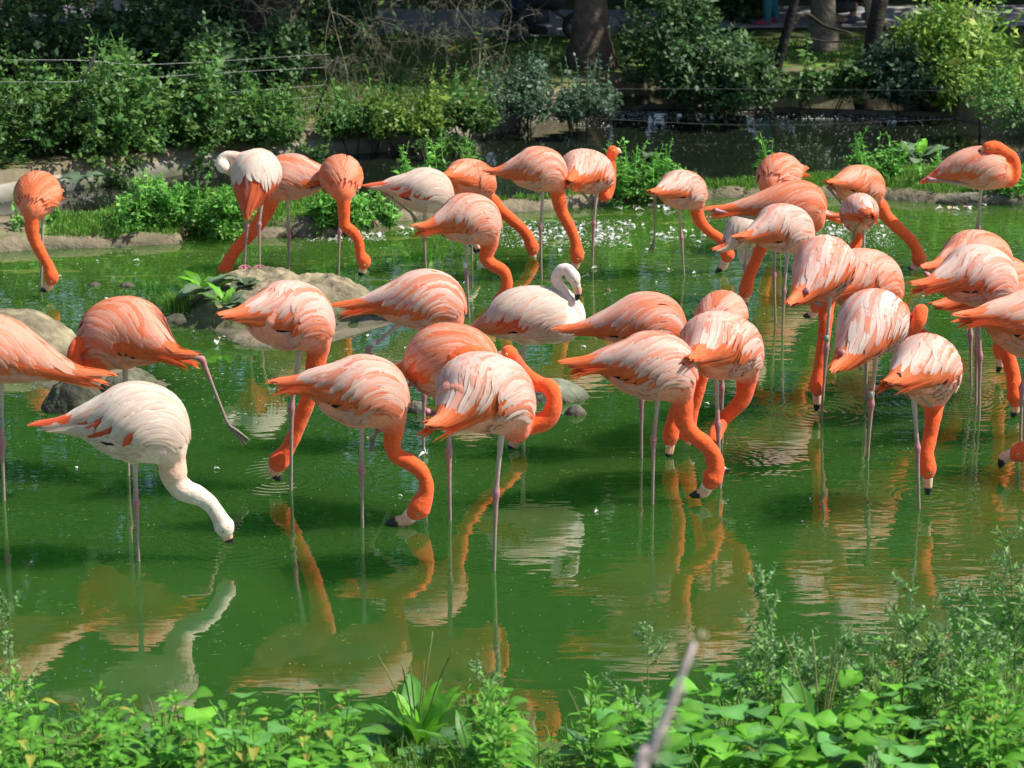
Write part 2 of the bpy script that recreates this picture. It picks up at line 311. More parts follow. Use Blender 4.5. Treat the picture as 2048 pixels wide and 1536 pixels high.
bird((1185, 535), B((1138, 362), 1225, 303, 386, -.16, .12), [(1205, 385, 13, .10), (1212, 392, 11, .12), (1220, 370, 10, .15), (1223, 340, 9, .16), (1221, 318, 9, .16)], (1226, 301, 11, 1236, 303, 1240, 313, .15),
     legs=[[(1194, 382), (1187, 447), (1185, 535)]], raised=[[(1180, 372, -.1), (1140, 353, -.2), (1168, 390, -.1), (1180, 404, -.1)]], w=.5, label='flamingo in the back row holding its orange head up above its back')
bird((1368, 550), B((1302, 385), 1412, 345, 418, -.08, .06), [(1394, 425, 13), (1402, 445, 10.5), (1420, 464, 9.5), (1440, 478, 9.5), (1449, 492, 10)], (1455, 510, 13, 1447, 532, 1432, 546),
     legs=[[(1358, 412), (1363, 475), (1368, 550)]], raised=[[(1340, 405), (1310, 388, -.05), (1309, 480, -.05), (1301, 503, -.05)]], w=.6, label='small flamingo in the back row letting one bent leg hang down from its tail')
bird((1560, 500), E((1607, 338), (1560, 350), 40, (1540, 385), False), [(1535, 410, 11), (1530, 430, 10), (1535, 450, 10)], (1540, 468, 12, 1545, 485, 1540, 495),
     legs=[[(1565, 385), (1563, 440), (1560, 500)]], raised=[[(1580, 375, .1), (1604, 345, .2), (1590, 372, .1), (1580, 385, .1)]], w=.3, label='fluffy orange flamingo body poking up behind the deep orange one near the grass')
bird((1490, 600), B((1430, 500), 1535, 430, 492, -.16, .05), [(1515, 496, 11, .1), (1505, 515, 9, .1), (1490, 520, 9, .1), (1484, 505, 9, .1)], (1486, 492, 10, 1494, 488, 1500, 492, .08),
     legs=[[(1494, 485), (1490, 532), (1490, 600)]], w=.8, plume='white', label='small whitish flamingo with red wing tips squeezed in behind the pair at right')
bird((1550, 645), B((1420, 420), 1652, 366, 450, -.02, .05), [(1610, 455, 15, .1), (1560, 470, 13, .1), (1527, 490, 12, .06), (1510, 525, 11, .04), (1497, 555, 11, .02)], (1491, 582, 14, 1491, 602, 1492, 612, 0),
     legs=[[(1552, 450), (1548, 548), (1551, 645)]], raised=[[(1540, 440), (1428, 420, -.05), (1540, 445), (1552, 452)]], w=.2, label='long deep orange flamingo back with a lilac ankle at its left end')
bird((1565, 670), B((1474, 475), 1627, 413, 505, -.06, .06), [(1604, 512, 14, .05), (1602, 540, 12, .08), (1616, 570, 11, .08), (1632, 592, 11, .08)], (1634, 612, 14, 1626, 628, 1608, 634, .08),
     legs=[[(1576, 500), (1568, 582), (1565, 670)]], raised=[[(1550, 495), (1472, 470, -.06), (1545, 495), (1560, 508)]], w=.65, label='flamingo with pale back standing just in front of the long deep orange one')
bird((1640, 520), B((1688, 433), 1540, 388, 436, 0, 0), [(1550, 440, 10), (1552, 460, 9)], (1556, 480, 10, 1556, 496, 1552, 506), legs=[[(1600, 434), (1600, 475), (1600, 520)]], w=.6,
     label='flamingo hidden except for its red and white tail pointing right, behind the orange back')
bird((1700, 545), B((1657, 366), 1768, 335, 410, 0, .03), [(1760, 412, 15), (1772, 432, 12), (1795, 455, 11), (1820, 478, 10.5), (1834, 500, 10.5)], (1838, 518, 14, 1832, 534, 1814, 543),
     legs=[[(1715, 405), (1714, 470), (1712, 545)]], raised=[[(1700, 390), (1654, 372), (1687, 412), (1695, 425)]], w=.2, label='orange flamingo stretching its neck far down right in the back row')
bird((1727, 600), E((1740, 432), (1719, 425), 34, (1715, 458)), [(1716, 475, 10, .1), (1712, 490, 9, .08), (1700, 502, 9, .06)], (1690, 512, 11, 1682, 524, 1676, 532, .05),
     legs=[[(1728, 452), (1727, 525), (1727, 600)]], raised=[[(1715, 440, -.08), (1722, 440, -.2), (1712, 458, -.1), (1706, 478, -.1)]], w=.8, label='small white-backed flamingo seen from behind in front of the far-reaching one')
bird((1952, 545), [(1853, 362, 3, .0), (1875, 352, 11, 0), (1900, 343, 22, 0), (1928, 338, 34, 0), (1958, 338, 41, 0), (1985, 343, 38, 0), (2002, 350, 26, 0), (2010, 356, 17, 0)],
     [(2018, 362, 13), (2028, 352, 12), (2030, 335, 11), (2024, 315, 11), (2006, 302, 11, -.03), (1990, 293, 11, -.06)], (1976, 296, 12, 1966, 300, 1956, 306, -.07),
     legs=[[(1962, 372), (1957, 455), (1952, 545)]], raised=[[(1940, 372), (1856, 358, -.05), (1938, 368, -.08), (1985, 378, -.08)]], w=.3, label='sleeping flamingo at the top right with folded neck and head laid on its back')

def build_bird(b, idx, tmp=None):
    rng = np.random.default_rng(100+idx)
    Y = float(gnd(b['foot'][0], b['foot'][1], b['zf'])[1]); F0 = gnd(b['foot'][0], b['foot'][1], b['zf'])
    sc0 = ppm(F0)
    def W(p):                                      # (x,y,r,d) pixel row -> xyz, radius in metres
        x, y, r = p[:3]; d = p[3] if len(p) > 3 else 0.0
        P = at(x, y, Y+d); return np.array([*P, r/ppm(P)])
    body = np.array([W(p) for p in b['body']])
    db = b['body'][-1][3] if len(b['body'][-1]) > 3 else 0
    neckr = [W(p if len(p) > 3 else (*p, db)) for p in b['neck']]
    h = b['head']; dh = h[7] if len(h) > 7 else (b['neck'][-1][3] if len(b['neck'][-1]) > 3 else db)
    hc = W((h[0], h[1], h[2], dh)); bend = W((h[3], h[4], h[2]*.5, dh)); tipb = W((h[5], h[6], h[2]*.2, dh))
    nk = neckr[-1]; hd = nrm(hc[:3]-nk[:3])
    pre = hc.copy(); pre[:3] = lerp(nk[:3], hc[:3], .55); pre[3] = lerp(nk[3], hc[3], .6)
    face = np.append(lerp(hc[:3], bend[:3], .45), hc[3]*.66)
    ctrl = np.vstack([body]+[neckr]+[pre[None], hc[None], face[None]])
    nb = len(body)
    sp = crom(ctrl, 130); sp[:, 3] = np.maximum(sp[:, 3], .004)
    # width: body a little narrower than deep
    root = F0.copy()
    return dict(b=b, Y=Y, root=root, body=body, spine=sp, hc=hc, bend=bend, tip=tipb, face=face, W=W, rng=rng, nb=nb, ctrl=ctrl, sc0=sc0)

def bird_tmp(D):
    sp = D['spine']; mb = MB(); P = sp[:, :3]; R = sp[:, 3].copy()
    bodyfrac = np.argmin(np.linalg.norm(P-D['body'][-1][:3], axis=1))
    i = np.arange(len(P)); neckm = sstep(bodyfrac-4, bodyfrac+12, i); R = R*(1+.08*neckm)*(1+neckm*.05*np.sin(i*.55+sp[0, 0]*9)*np.sin(i*.23+sp[0, 1]*5))+.0015
    V, F, uv = tube(P, R, 18); mb.add(V, F)
    for k in range(max(0, bodyfrac-34), len(P), 3):      # beads keep the inside of sharp bends full
        V, F = ICO[2]; mb.add(V*R[k]*.985+P[k], [F])
    me = mb.mesh('tmp'); o = bpy.data.objects.new('tmp', me); COL.objects.link(o)
    near = D['sc0'] > 340
    m = o.modifiers.new('r', 'REMESH'); m.mode = 'VOXEL'; m.voxel_size = .0085 if near else .0105; m.use_smooth_shade = True
    s = o.modifiers.new('s', 'SMOOTH'); s.factor = .5; s.iterations = 5
    D['bodyi'] = bodyfrac; return o

def finish_bird(D, me, idx):
    b = D['b']; rng = D['rng']; root = D['root']; sp = D['spine']; w = b['w']
    e = empty('flamingo', root, label=b['label'], cat='flamingo', group='flamingos feeding in the pond')
    # ---- body mesh colours
    n = len(me.vertices); co = np.empty(n*3, np.float32); me.vertices.foreach_get('co', co); co = co.reshape(-1, 3).astype(float)
    P = sp[:, :3]; near = np.empty(n, int)
    for a in range(0, n, 4000):
        c = co[a:a+4000]; near[a:a+4000] = np.argmin(((c[:, None, :]-P[None])**2).sum(-1)-0.6*(sp[None, :, 3]**2), axis=1)
    t = sstep(D['bodyi']-16, D['bodyi']+6, near)
    below = sstep(.3, -.8, (co[:, 2]-P[near, 2])/(sp[near, 3]+1e-6))
    nz = fbm(co, 14, idx, 3)
    if b['plume'] == 'white':
        base = lerp(CREAM, np.array([.86, .56, .42]), .5*nz[:, None]); nkc = lerp(np.array([.84, .50, .34]), np.array([.82, .69, .55]), sstep(D['bodyi']-2, D['bodyi']+30, near)[:, None])
        if w > .9: nkc = np.tile(np.array([.86, .71, .62]), (n, 1))
    else:
        under = lerp(np.array([.87, .40, .31]), np.array([.88, .31, .17]), (1-w)*.9)
        base = lerp(under, np.array([.88, .27, .12]), (nz*.8*(1-.4*w))[:, None]); nkc = np.tile(np.array([.93, .135, .034]), (n, 1))
    colr = lerp(base, nkc, t[:, None])
    colr *= (1-.20*(fbm(co*[1, 1, .5], 42, idx+3, 3)[:, None]-.45)); colr = lerp(colr, colr*np.array([.93, .72, .8]), sstep(.5, .75, fbm(co, 10, idx+8, 3))[:, None]*.6)
    ca = me.color_attributes.new('col', 'FLOAT_COLOR', 'POINT')
    ca.data.foreach_set('color', np.hstack([np.clip(colr, 0, .92), np.ones((n, 1))]).ravel().astype(np.float32))
    me.vertices.foreach_set('co', (co-root).ravel().astype(np.float32)); me.update()
    me.materials.clear(); put('body', me, M_BODY, e)
    # ---- bill: upper and lower mandible meeting at the bend
    hc, bend, tip, face = D['hc'][:3], D['bend'][:3], D['tip'][:3], D['face']
    hr = D['hc'][3]; pth = crom([lerp(hc, bend, .35), lerp(hc, bend, .7), bend, lerp(bend, tip, .6), tip], 16)
    axis = nrm(bend-hc); drop = nrm(tip-bend); lowv = drop-axis*np.dot(drop, axis)
    if np.linalg.norm(lowv) < .15: lowv = np.array([0, 0, -1.0])-axis*(-axis[2])
    lowv = nrm(lowv); u = np.linspace(0, 1, 16)
    for nm, off, k in (('upper_bill', -.10, .56), ('lower_bill', .26, .44)):
        rr = hr*k*np.interp(u, [0, .35, .6, .85, 1], [1.15, 1.0, .9, .6, .25])
        V, F, uv = tube(pth+lowv*hr*off*(1-u[:, None]*.4), rr, 10, .85)
        uu = np.concatenate([np.repeat(u, 10), [0, 1]])
        pale, pinkb, black = np.array([.80, .72, .58]), np.array([.85, .36, .17]), np.array([.02, .018, .02])
        c = np.where(uu[:, None] < .24, pale, np.where(uu[:, None] < .66, lerp(pale, pinkb, .75), black))
        put(nm, MB().add(V, F, c, uv).mesh(nm, root), M_BILL, e)
    side = nrm(np.cross(axis, lowv))
    for s in (-1, 1):
        c = lerp(hc, bend, .16)-lowv*hr*.12+side*s*hr*.83; m = MB()
        ball(m, c, hr*.2, (.75, .6, .2), 2); ball(m, c+side*s*hr*.12, hr*.11, (.01, .01, .01), 2)
        put('eye', m.mesh('eye', root), M_EYE, e)
    # ---- wings and tail: draped feathers
    bod = crom(D['body'], 70); bod = bod[bod[:, 3] > 0]; BP, BR = bod[:, :3], bod[:, 3]
    T = np.gradient(BP, axis=0); kk = np.ones(7)/7; T = nrm(np.stack([np.convolve(np.pad(T[:, c_], 3, mode='edge'), kk, 'valid') for c_ in range(3)], 1)); Z = np.array([0, 0, 1.0]); Sd = np.cross(T, Z); sl = np.linalg.norm(Sd, axis=1)
    Sd = nrm(np.where(sl[:, None] > .25, Sd, Sd)); Uu = nrm(np.cross(Sd, T)); S0 = Sd[15].copy()
    L = float(np.linalg.norm(np.diff(BP, axis=0), axis=1).sum()); Rm = BR.max()
    gi = np.linspace(0, 1, len(bod))
    def surf(s, th, off):
        s = np.asarray(s, float); sc = np.clip(s, 0, 1)
        I = lambda A: np.stack([np.interp(sc, gi, A[:, k]) for k in range(3)], -1)
        C, Uv, Sv = I(BP), nrm(I(Uu)), nrm(I(Sd)); r = np.interp(sc, gi, BR)
        ext = np.minimum(s, 0)[..., None]*L*T[2]; C = C+ext+np.array([0, 0, -1.])*(np.minimum(s, 0)[..., None]**2)*L*1.2
        n_ = np.cos(th)[..., None]*Uv+np.sin(th)[..., None]*Sv*1.0
        return C+n_*(r+off)[..., None], nrm(n_)
    ts = np.array([0, .14, .32, .52, .72, .88, 1.0]); shape = {'blunt': np.array([.3, .72, .95, 1, .98, .74, .12]), 'sharp': np.array([.35, .8, 1, .92, .7, .42, .05])}
    wsc = sc_h = Rm/.16
    q = np.array([[i*3, i*3+1, i*3+4, i*3+3] for i in range(6)]+[[i*3+1, i*3+2, i*3+5, i*3+4] for i in range(6)])
    def feather(mb, s0, th0, s1, th1, Wd, o0, o1, ca_, cb_, kind='blunt', curl=0.0):
        u_ = ts; s = s0+(s1-s0)*u_; th = th0+(th1-th0)*(u_**1.15)
        C, n_ = surf(s, th, o0+(o1-o0)*u_**1.5+.05*curl*u_*0)
        tg = nrm(np.gradient(C, axis=0)); lat = nrm(np.cross(n_, tg)); wd = Wd*shape[kind]*wsc
        rip = 1+.05*rng.standard_normal(7)
        Lf = C-lat*(wd*rip)[:, None]-n_*(wd*.10)[:, None]; Rt = C+lat*(wd)[:, None]-n_*(wd*.30)[:, None]
        V = np.stack([Lf, C+n_*(wd*.12)[:, None], Rt], 1).reshape(-1, 3)
        k = (u_[:, None]**1.0); cc = lerp(ca_, cb_, k); edge = np.clip(cc*1.10+.02, 0, .9)
        Cc = np.stack([edge, cc*.96, cc], 1).reshape(-1, 3)
        uo = rng.random(); U = np.stack([np.tile([0, .5, 1], 7)+uo*13, np.repeat(u_, 3)+uo*7], 1)
        mb.add(V, [q], np.clip(Cc, 0, .9), U)
    R_ = lambda a, b_: a+(b_-a)*rng.random()
    wh = b['plume'] == 'white'
    topc = lerp(lerp(PEACH, ORANGE, .35), WHITE, min(1, w*1.15)) if not wh else CREAM*1.0
    patch = rng.random()*10
    rt_amp = rng.uniform(.3, .8)
    def mixc(pos, extra=0.0):
        p = vnoise(np.array([[pos*9+patch, patch, idx]]), 1.0, 5)[0]
        c = lerp(topc, (ORANGE if not wh else np.array([.86, .45, .30])), np.clip((p-.5)*2.4+(.20-.33*w)+extra, 0, .85)*(.42 if wh else 1))
        return c*R_(.93, 1.07)
    white_tail = wh and w > .9; forked = idx % 2 == 0 and not wh
    for sg in (1, -1):
        mb = MB()
        # long orange flight feathers drooping past the tail
        nfl = 17
        for i in range(nfl):
            k = i/(nfl-1); c0 = lerp(ORANGE, DEEP, R_(0, .45)) if not white_tail else lerp(ORANGE, WHITE, R_(0, .4))
            if wh and not white_tail: c0 = lerp(RED, ORANGE, R_(.1, .6)) if (k > .45 or w > .82) else lerp(CREAM, WHITE, R_(0, 1))
            feather(mb, lerp(.50, .60, k)+R_(-.02, .02), sg*radians(lerp(100, 6, k)+R_(-4, 4)), lerp(.12, -.05, min(1, k*1.6))+R_(-.05, .03), sg*radians(lerp(132, 22, k)+R_(-14, 14)),
                    R_(.017, .024), .0095+.001*k, R_(.011, .028)*(1-.5*k)+.002, c0, lerp(c0, PEACH, R_(.0, .45)), 'sharp' if k < .75 else 'blunt')
        if forked:                            # outer wing tips hanging apart from the tail
            for i in range(5):
                c0 = lerp(ORANGE, DEEP, R_(0, .5)); feather(mb, R_(.34, .42), sg*radians(R_(92, 112)), R_(-.06, .03), sg*radians(R_(125, 155)), R_(.013, .018), .010, R_(.045, .075), c0, lerp(c0, PEACH, R_(0, .3)), 'sharp')
        for i in range(3):                    # black flight feathers just showing under the coverts
            feather(mb, R_(.42, .5), sg*radians(R_(104, 112)), R_(.10, .2), sg*radians(R_(112, 124)), .012, .009, .011, np.array([.015, .012, .012]), np.array([.02, .015, .015]), 'sharp')
        # red-orange coverts
        for i in range(30 if not wh or (not white_tail and w > .82) else 12):
            c0 = lerp(DEEP, ORANGE, R_(.3, 1))
            if wh: c0 = lerp(RED, ORANGE, R_(0, .5))
            s0 = R_(.40, .76); feather(mb, s0, sg*radians(R_(50, 92)), s0-R_(.17, .26), sg*radians(R_(86, 118)), R_(.015, .023), .0105, .0145, c0, lerp(c0, PEACH, R_(0, .35)))
        # rows of long scapulars, rear row first, each front row lying over the one behind and sweeping down the flank
        rows = [.46, .52, .58, .645, .71, .77, .825, .87, .905]
        for ri, s0 in enumerate(rows):
            if wh and .82 < w < .9 and s0 < .57: continue          # its red wings are uncovered
            fr = ri/(len(rows)-1); nn = int(lerp(7, 15, fr)); ln = lerp(.27, .12, fr**.8); wd = lerp(.0245, .0115, fr)
            hi = lerp(41, 88, min(1, fr*1.25))
            for i in range(nn):
                k = (i+rng.random()*.7)/nn; th0 = lerp(-8, hi, k**.9); sweep = lerp(20, 40, min(1, k*2))*lerp(1.0, .6, fr)
                ca_ = mixc(s0*2.0+k*1.3, extra=(.50*fr-.20)); cb_ = lerp(ca_, WHITE if not wh else CREAM, R_(.1, .8)*(w+.15)*(1-.6*fr))
                if rng.random() < (.15 if not wh else .08): ca_ = lerp(ca_, ORANGE if not wh else PEACH, R_(.3, .9)); cb_ = lerp(cb_, ca_, .5)
                lw = ln*R_(.8, 1.25)
                feather(mb, s0+R_(-.02, .02), sg*radians(th0+R_(-3, 3)), s0-lw, sg*radians(min(122, th0+sweep+R_(-7, 7))), wd*R_(.8, 1.25),
                        .0145+.0045*fr+.001*rng.random(), .0165+R_(0, .003)-.002*k, ca_, cb_, 'blunt' if fr < .75 else 'sharp')
        # loose feathers on breast side and flank
        for i in range(95):
            s0 = R_(.46, .94); th0 = R_(78, 150); c0 = lerp(lerp(PINK, PEACH, .4 if w < .5 else .0), WHITE, R_(0, .35)*w) if not wh else lerp(CREAM, PEACH, R_(0, .25))
            feather(mb, s0, sg*radians(th0), s0-R_(.07, .15), sg*radians(th0+R_(-16, 8)), R_(.008, .014), .004, R_(.006, .010), c0*.97, np.clip(c0*1.04, 0, .9), 'sharp')
        me2 = mb.mesh('wing', root); put('wing', me2, M_FEATHER, e)
    mb = MB()
    for i in range(16):
        c0 = lerp(PEACH, ORANGE, R_(0, 1)) if not wh else lerp(WHITE, CREAM, R_(0, 1))
        th = radians(R_(120, 240)); feather(mb, R_(.25, .38), th, R_(-.03, .08), th+R_(-.1, .1), R_(.011, .017), .006, .008, c0, lerp(c0, WHITE, R_(0, .5)), 'sharp')
    put('tail', mb.mesh('tail', root), M_FEATHER, e)
    # ---- legs
    legc = np.array([.48, .39, .32]); jnt = np.array([.46, .19, .21]); low = np.array([.34, .27, .21])
    px = 1/D['sc0']
    def leg(pts, standing, dd=0.0, reach=-.22, toes=None):
        w4 = [(p[0], p[1], 1, (p[2] if len(p) > 2 else dd)) for p in pts]
        P3 = [D['W'](q_)[:3] for q_ in w4]
        up0 = P3[0]+(P3[0]-P3[1])*.12
        if standing:
            dirn = nrm(P3[-1]-P3[-2]); zf = b['zf']
            end = P3[-1]+dirn*((P3[-1][2]-(zf+reach))/max(.3, -dirn[2])) if toes is None else P3[-1]
            P3 = P3[:-1]+[P3[-1]]+([end] if toes is None else [])
        segs = []
        kn = P3[1]; pl = [up0, P3[0], lerp(P3[0], kn, .5), lerp(P3[0], kn, .88), kn, lerp(kn, P3[2], .12), lerp(kn, P3[2], .5)]+P3[2:]
        rr = [.026, .0145, .0095, .0105, .0175, .0115, .0078]+[.0078]*(len(P3)-2); cc = [legc*1.2, legc*1.3, legc, lerp(legc, jnt, .7), jnt, lerp(jnt, low, .3), low]+[low*.9]*(len(P3)-2)
        fat = Rm/.16; rows = np.array([[*p, r*(.55+.5*fat), *c] for p, r, c in zip(pl, rr, cc)])
        d = np.concatenate([[0], np.cumsum(np.linalg.norm(np.diff(rows[:, :3], axis=0), axis=1))]); uu = np.sort(np.concatenate([np.linspace(0, d[-1], 22), d, [d[4]-.012, d[4]+.012, d[4]-.024, d[4]+.024]]))
        uu = uu[np.concatenate([[True], np.diff(uu) > 1e-4])]
        S_ = np.stack([np.interp(uu, d, rows[:, k]) for k in range(7)], 1)
        V, F, uv = tube(S_[:, :3], S_[:, 3]*(1+.06*rng.standard_normal(len(S_))*0), 9)
        c = np.vstack([np.repeat(S_[:, 4:], 9, axis=0), S_[0, 4:], S_[-1, 4:]])
        lo = put('leg', MB().add(V, F, c, uv).mesh('leg', root), M_SKIN, e)
        if toes is not None:
            A = P3[-1]; m = MB()
            for t_ in toes:
                Tp = D['W']((t_[0], t_[1], 1, t_[2] if len(t_) > 2 else dd))[:3]
                V, F, uv = tube(crom([A, lerp(A, Tp, .5)+np.array([0, 0, .004]), Tp], 7), np.linspace(.009, .004, 7), 7); m.add(V, F, jnt if standing else low*.8, uv)
            if len(toes) > 1:
                Ts = [D['W']((t_[0], t_[1], 1, t_[2] if len(t_) > 2 else dd))[:3] for t_ in toes]
                for p_, q_ in zip(Ts[:-1], Ts[1:]):
                    m.add(np.array([A, p_, lerp(p_, q_, .5)*.8+A*.2, q_]), [np.array([[0, 1, 2, 3]])], jnt if standing else low*.8)
            put('foot', m.mesh('foot', root), M_SKIN, lo)
        return lo, P3, fat
    first = None
    for pts in b['legs']:
        first_ = leg(pts, True, toes=(b['toes'] if b['toes'] else None) and [(pts[-1][0]+dx, pts[-1][1]+dy, dz) for dx, dy, dz in b['toes']])
        first = first or first_
    for pts in b['raised']:
        k = pts[3:]; A = pts[2]; t = k[0] if k else (A[0]+8, A[1]+12)
        dx, dy = t[0]-A[0], t[1]-A[1]
        leg(pts[:3], False, toes=[(t[0]-dy*.12, t[1]+dx*.12), (t[0], t[1]), (t[0]+dy*.2, t[1]-dx*.2)])
    if b['band']:
        (bx, by), bc, on = b['band']; c = D['W']((bx, by, 1, 0))[:3]
        P3 = np.array([c-[0, 0, .018], c-[0, 0, .017], c+[0, 0, .017], c+[0, 0, .018]]); src = first[0] if on == 's' else [o for o in e.children if o.name.startswith('leg')][-1]
        dirv = np.array([0, 0, 1.0])
        V, F, uv = tube(P3, [.011, .0145, .0145, .011], 12); put('leg_band', MB().add(V, F, bc, uv).mesh('leg_band', root), M_PLASTIC, src)
    return e

def make_birds():
    Ds = [build_bird(b, i) for i, b in enumerate(BIRDS)]
    tmps = [bird_tmp(D) for D in Ds]
    dg = bpy.context.evaluated_depsgraph_get(); dg.update()
    for i, (D, o) in enumerate(zip(Ds, tmps)):
        me = bpy.data.meshes.new_from_object(o.evaluated_get(dg)); me.name = 'body'
        D['me'] = me
    for o in tmps:
        m = o.data; bpy.data.objects.remove(o); bpy.data.meshes.remove(m)
    for i, D in enumerate(Ds): finish_bird(D, D['me'], i)

# ------------------------------------------------------------------ the setting
def poly_sd(P, poly):                       # signed distance (inside negative) of (n,2) points to a polygon
    P = P[:, None, :]; A = poly[None]; Bq = np.roll(poly, -1, 0)[None]
    e = Bq-A; w_ = P-A; t = np.clip((w_*e).sum(-1)/((e*e).sum(-1)+1e-12), 0, 1)
    d = np.sqrt(((w_-e*t[..., None])**2).sum(-1)).min(1)
    c1 = A[..., 1] <= P[..., 1]; c2 = Bq[..., 1] > P[..., 1]; cr = e[..., 0]*w_[..., 1]-e[..., 1]*w_[..., 0]
    wnum = (c1 & c2 & (cr > 0)).sum(1)-((~c1) & (~c2) & (cr < 0)).sum(1)
    return np.where(wnum != 0, -d, d)
def gp(pts, z=0.0): return np.array([gnd(x, y, z)[:2] for x, y in pts])
# outlines read off the photograph at water level, in pixels
SPIT = gp([(-500, 520), (0, 507), (110, 500), (250, 497), (372, 489), (385, 470), (470, 478), (600, 478), (650, 474), (735, 458), (790, 446), (905, 436), (1020, 428), (1130, 420), (1245, 408), (1330, 402), (1480, 398), (1700, 398), (1880, 408), (1990, 410), (2500, 424),
           (2500, 352), (2048, 350), (1900, 352), (1780, 350), (1650, 362), (1500, 378), (1400, 380), (1240, 392), (1090, 405), (960, 415), (840, 428), (740, 432), (690, 415), (560, 400), (440, 398), (330, 408), (240, 425), (180, 445), (0, 446), (-500, 450)])
MUD1 = gp([(-300, 735), (0, 745), (60, 800), (200, 815), (330, 795), (395, 770), (330, 735), (240, 700), (0, 690), (-300, 690)])
MUD2 = gp([(300, 640), (380, 655), (450, 700), (560, 712), (700, 690), (810, 655), (850, 628), (800, 600), (700, 585), (400, 585), (310, 610)])
MOUND = gp([(330, 660), (420, 668), (520, 665), (640, 660), (790, 640), (825, 615), (800, 590), (710, 580), (600, 577), (480, 572), (380, 582), (318, 618)])
CURB = gp([(-600, 480), (-200, 432), (0, 403), (130, 380), (300, 358), (430, 337), (640, 312), (800, 298), (930, 276), (1010, 262), (1068, 252)])   # water line of the concrete edge
FARB = gp([(1068, 252), (1090, 232), (1140, 222), (1200, 222)])
far_right = gp([(1200, 196), (1400, 184), (1700, 184), (1800, 190), (1850, 222), (1935, 245), (2048, 262), (2200, 272), (2600, 280)])
EDGE = np.vstack([CURB, FARB, far_right])
BACK = np.vstack([EDGE, [[90, EDGE[-1, 1]], [90, 220], [-90, 220], [-90, CURB[0, 1]-8]]])
NEARB = np.vstack([gp([(-1500, 1475), (-200, 1460), (0, 1462), (200, 1478), (430, 1486), (640, 1492), (900, 1494), (1120, 1490), (1190, 1482), (1400, 1440), (1560, 1390), (1700, 1360), (1900, 1330), (2048, 1310), (2600, 1240), (4000, 1150)])])
NEARB = np.vstack([NEARB, [[60, NEARB[-1, 1]], [60, -40], [-60, -40], [-60, NEARB[0, 1]]]])

def ground_h(X):
    z = np.full(len(X), -.30)
    P3 = np.column_stack([X, np.zeros(len(X))]); n1 = fbm(P3, 1.7, 3, 4)-.5; n2 = fbm(P3, 7, 9, 3)-.5
    near = (np.abs(X[:, 0]) < 14)
    def apply(poly, hgt, ramp, rough, cur, steep=1.0):
        d = poly_sd(X, poly)+n1*.16*rough+n2*.05*rough
        k = sstep(ramp*.6, -ramp, d); h = -.3+(.3+hgt(d))*k
        return np.maximum(cur, h), d
    z, ds = apply(SPIT, lambda d: .07+.05*sstep(0, -.6, d)+n2*.05, .09, 1.0, z)
    z, d1 = apply(MUD1, lambda d: .014+n2*.06+n1*.03, .16, 1.6, z)
    z, d2 = apply(MUD2, lambda d: .014+n2*.06+n1*.03, .16, 1.6, z)
    z, db = apply(BACK, lambda d: .20+.10*sstep(0, -4, d)+.10*sstep(-1, -9, d)+n1*.05*sstep(0, -1, d), .12, 0.15, z)
    z, dn = apply(NEARB, lambda d: .06+.34*sstep(0, -1.6, d)+n1*.05+.9*sstep(-1.5, -6, d), .10, .8, z)
    return z, ds, db, dn
def grid_sheet(xs, ys):
    X, Yg = np.meshgrid(xs, ys); return np.column_stack([X.ravel(), Yg.ravel()]), len(xs), len(ys)
xs = np.arange(-8.5, 8.51, .05); ys = np.arange(7.5, 29.01, .06)
XY, nx_, ny_ = grid_sheet(xs, ys)
Z_ = np.zeros(len(XY)); DS = np.zeros(len(XY)); DB = np.zeros(len(XY)); DN = np.zeros(len(XY))
for a in range(0, len(XY), 20000):
    Z_[a:a+20000], DS[a:a+20000], DB[a:a+20000], DN[a:a+20000] = ground_h(XY[a:a+20000])
P3 = np.column_stack([XY, np.zeros(len(XY))]); g1 = fbm(P3, 2.3, 21, 4); g2 = fbm(P3, 11, 22, 3)
mud = lerp(np.array([.17, .135, .085]), np.array([.30, .245, .16]), g2[:, None]); wet = np.array([.10, .10, .065])
grass = lerp(np.array([.10, .22, .03]), np.array([.18, .33, .05]), g1[:, None])
cg = lerp(mud, wet, sstep(.05, .005, Z_+g2*.02)[:, None])
cg = lerp(cg, grass, (sstep(-.10, -.24, DS+(g1-.5)*.22)*np.maximum(sstep(.4, .52, g1+.12), sstep(.3, 1.2, XY[:, 0])*.9)*sstep(-3.9, -3.2, XY[:, 0]))[:, None])
lawn = lerp(lerp(np.array([.10, .13, .04]), np.array([.22, .20, .085]), g1[:, None]), lerp(np.array([.10, .20, .03]), np.array([.20, .30, .06]), g1[:, None]), sstep(-.2, 1.4, XY[:, 0])[:, None])
cg = lerp(cg, lerp(lawn, np.array([.11, .085, .055]), sstep(.52, .66, g2)[:, None]), sstep(0, -.35, DB)[:, None])
cg = lerp(cg, lerp(grass*.7, mud*.5, g2[:, None]*.5), sstep(0, -.15, DN)[:, None])
i_ = np.arange(ny_-1)[:, None]*nx_; j_ = np.arange(nx_-1)[None]
Q_ = np.stack([i_+j_, i_+j_+1, i_+nx_+j_+1, i_+nx_+j_], -1).reshape(-1, 4)
M_GROUND = attr_mat('earth_and_grass', .9, 7, .25, bump=.02, bscale=22, spec=.2)
put('ground', MB().add(np.column_stack([XY, Z_]), [Q_], cg).mesh('ground'), M_GROUND, kind='structure')
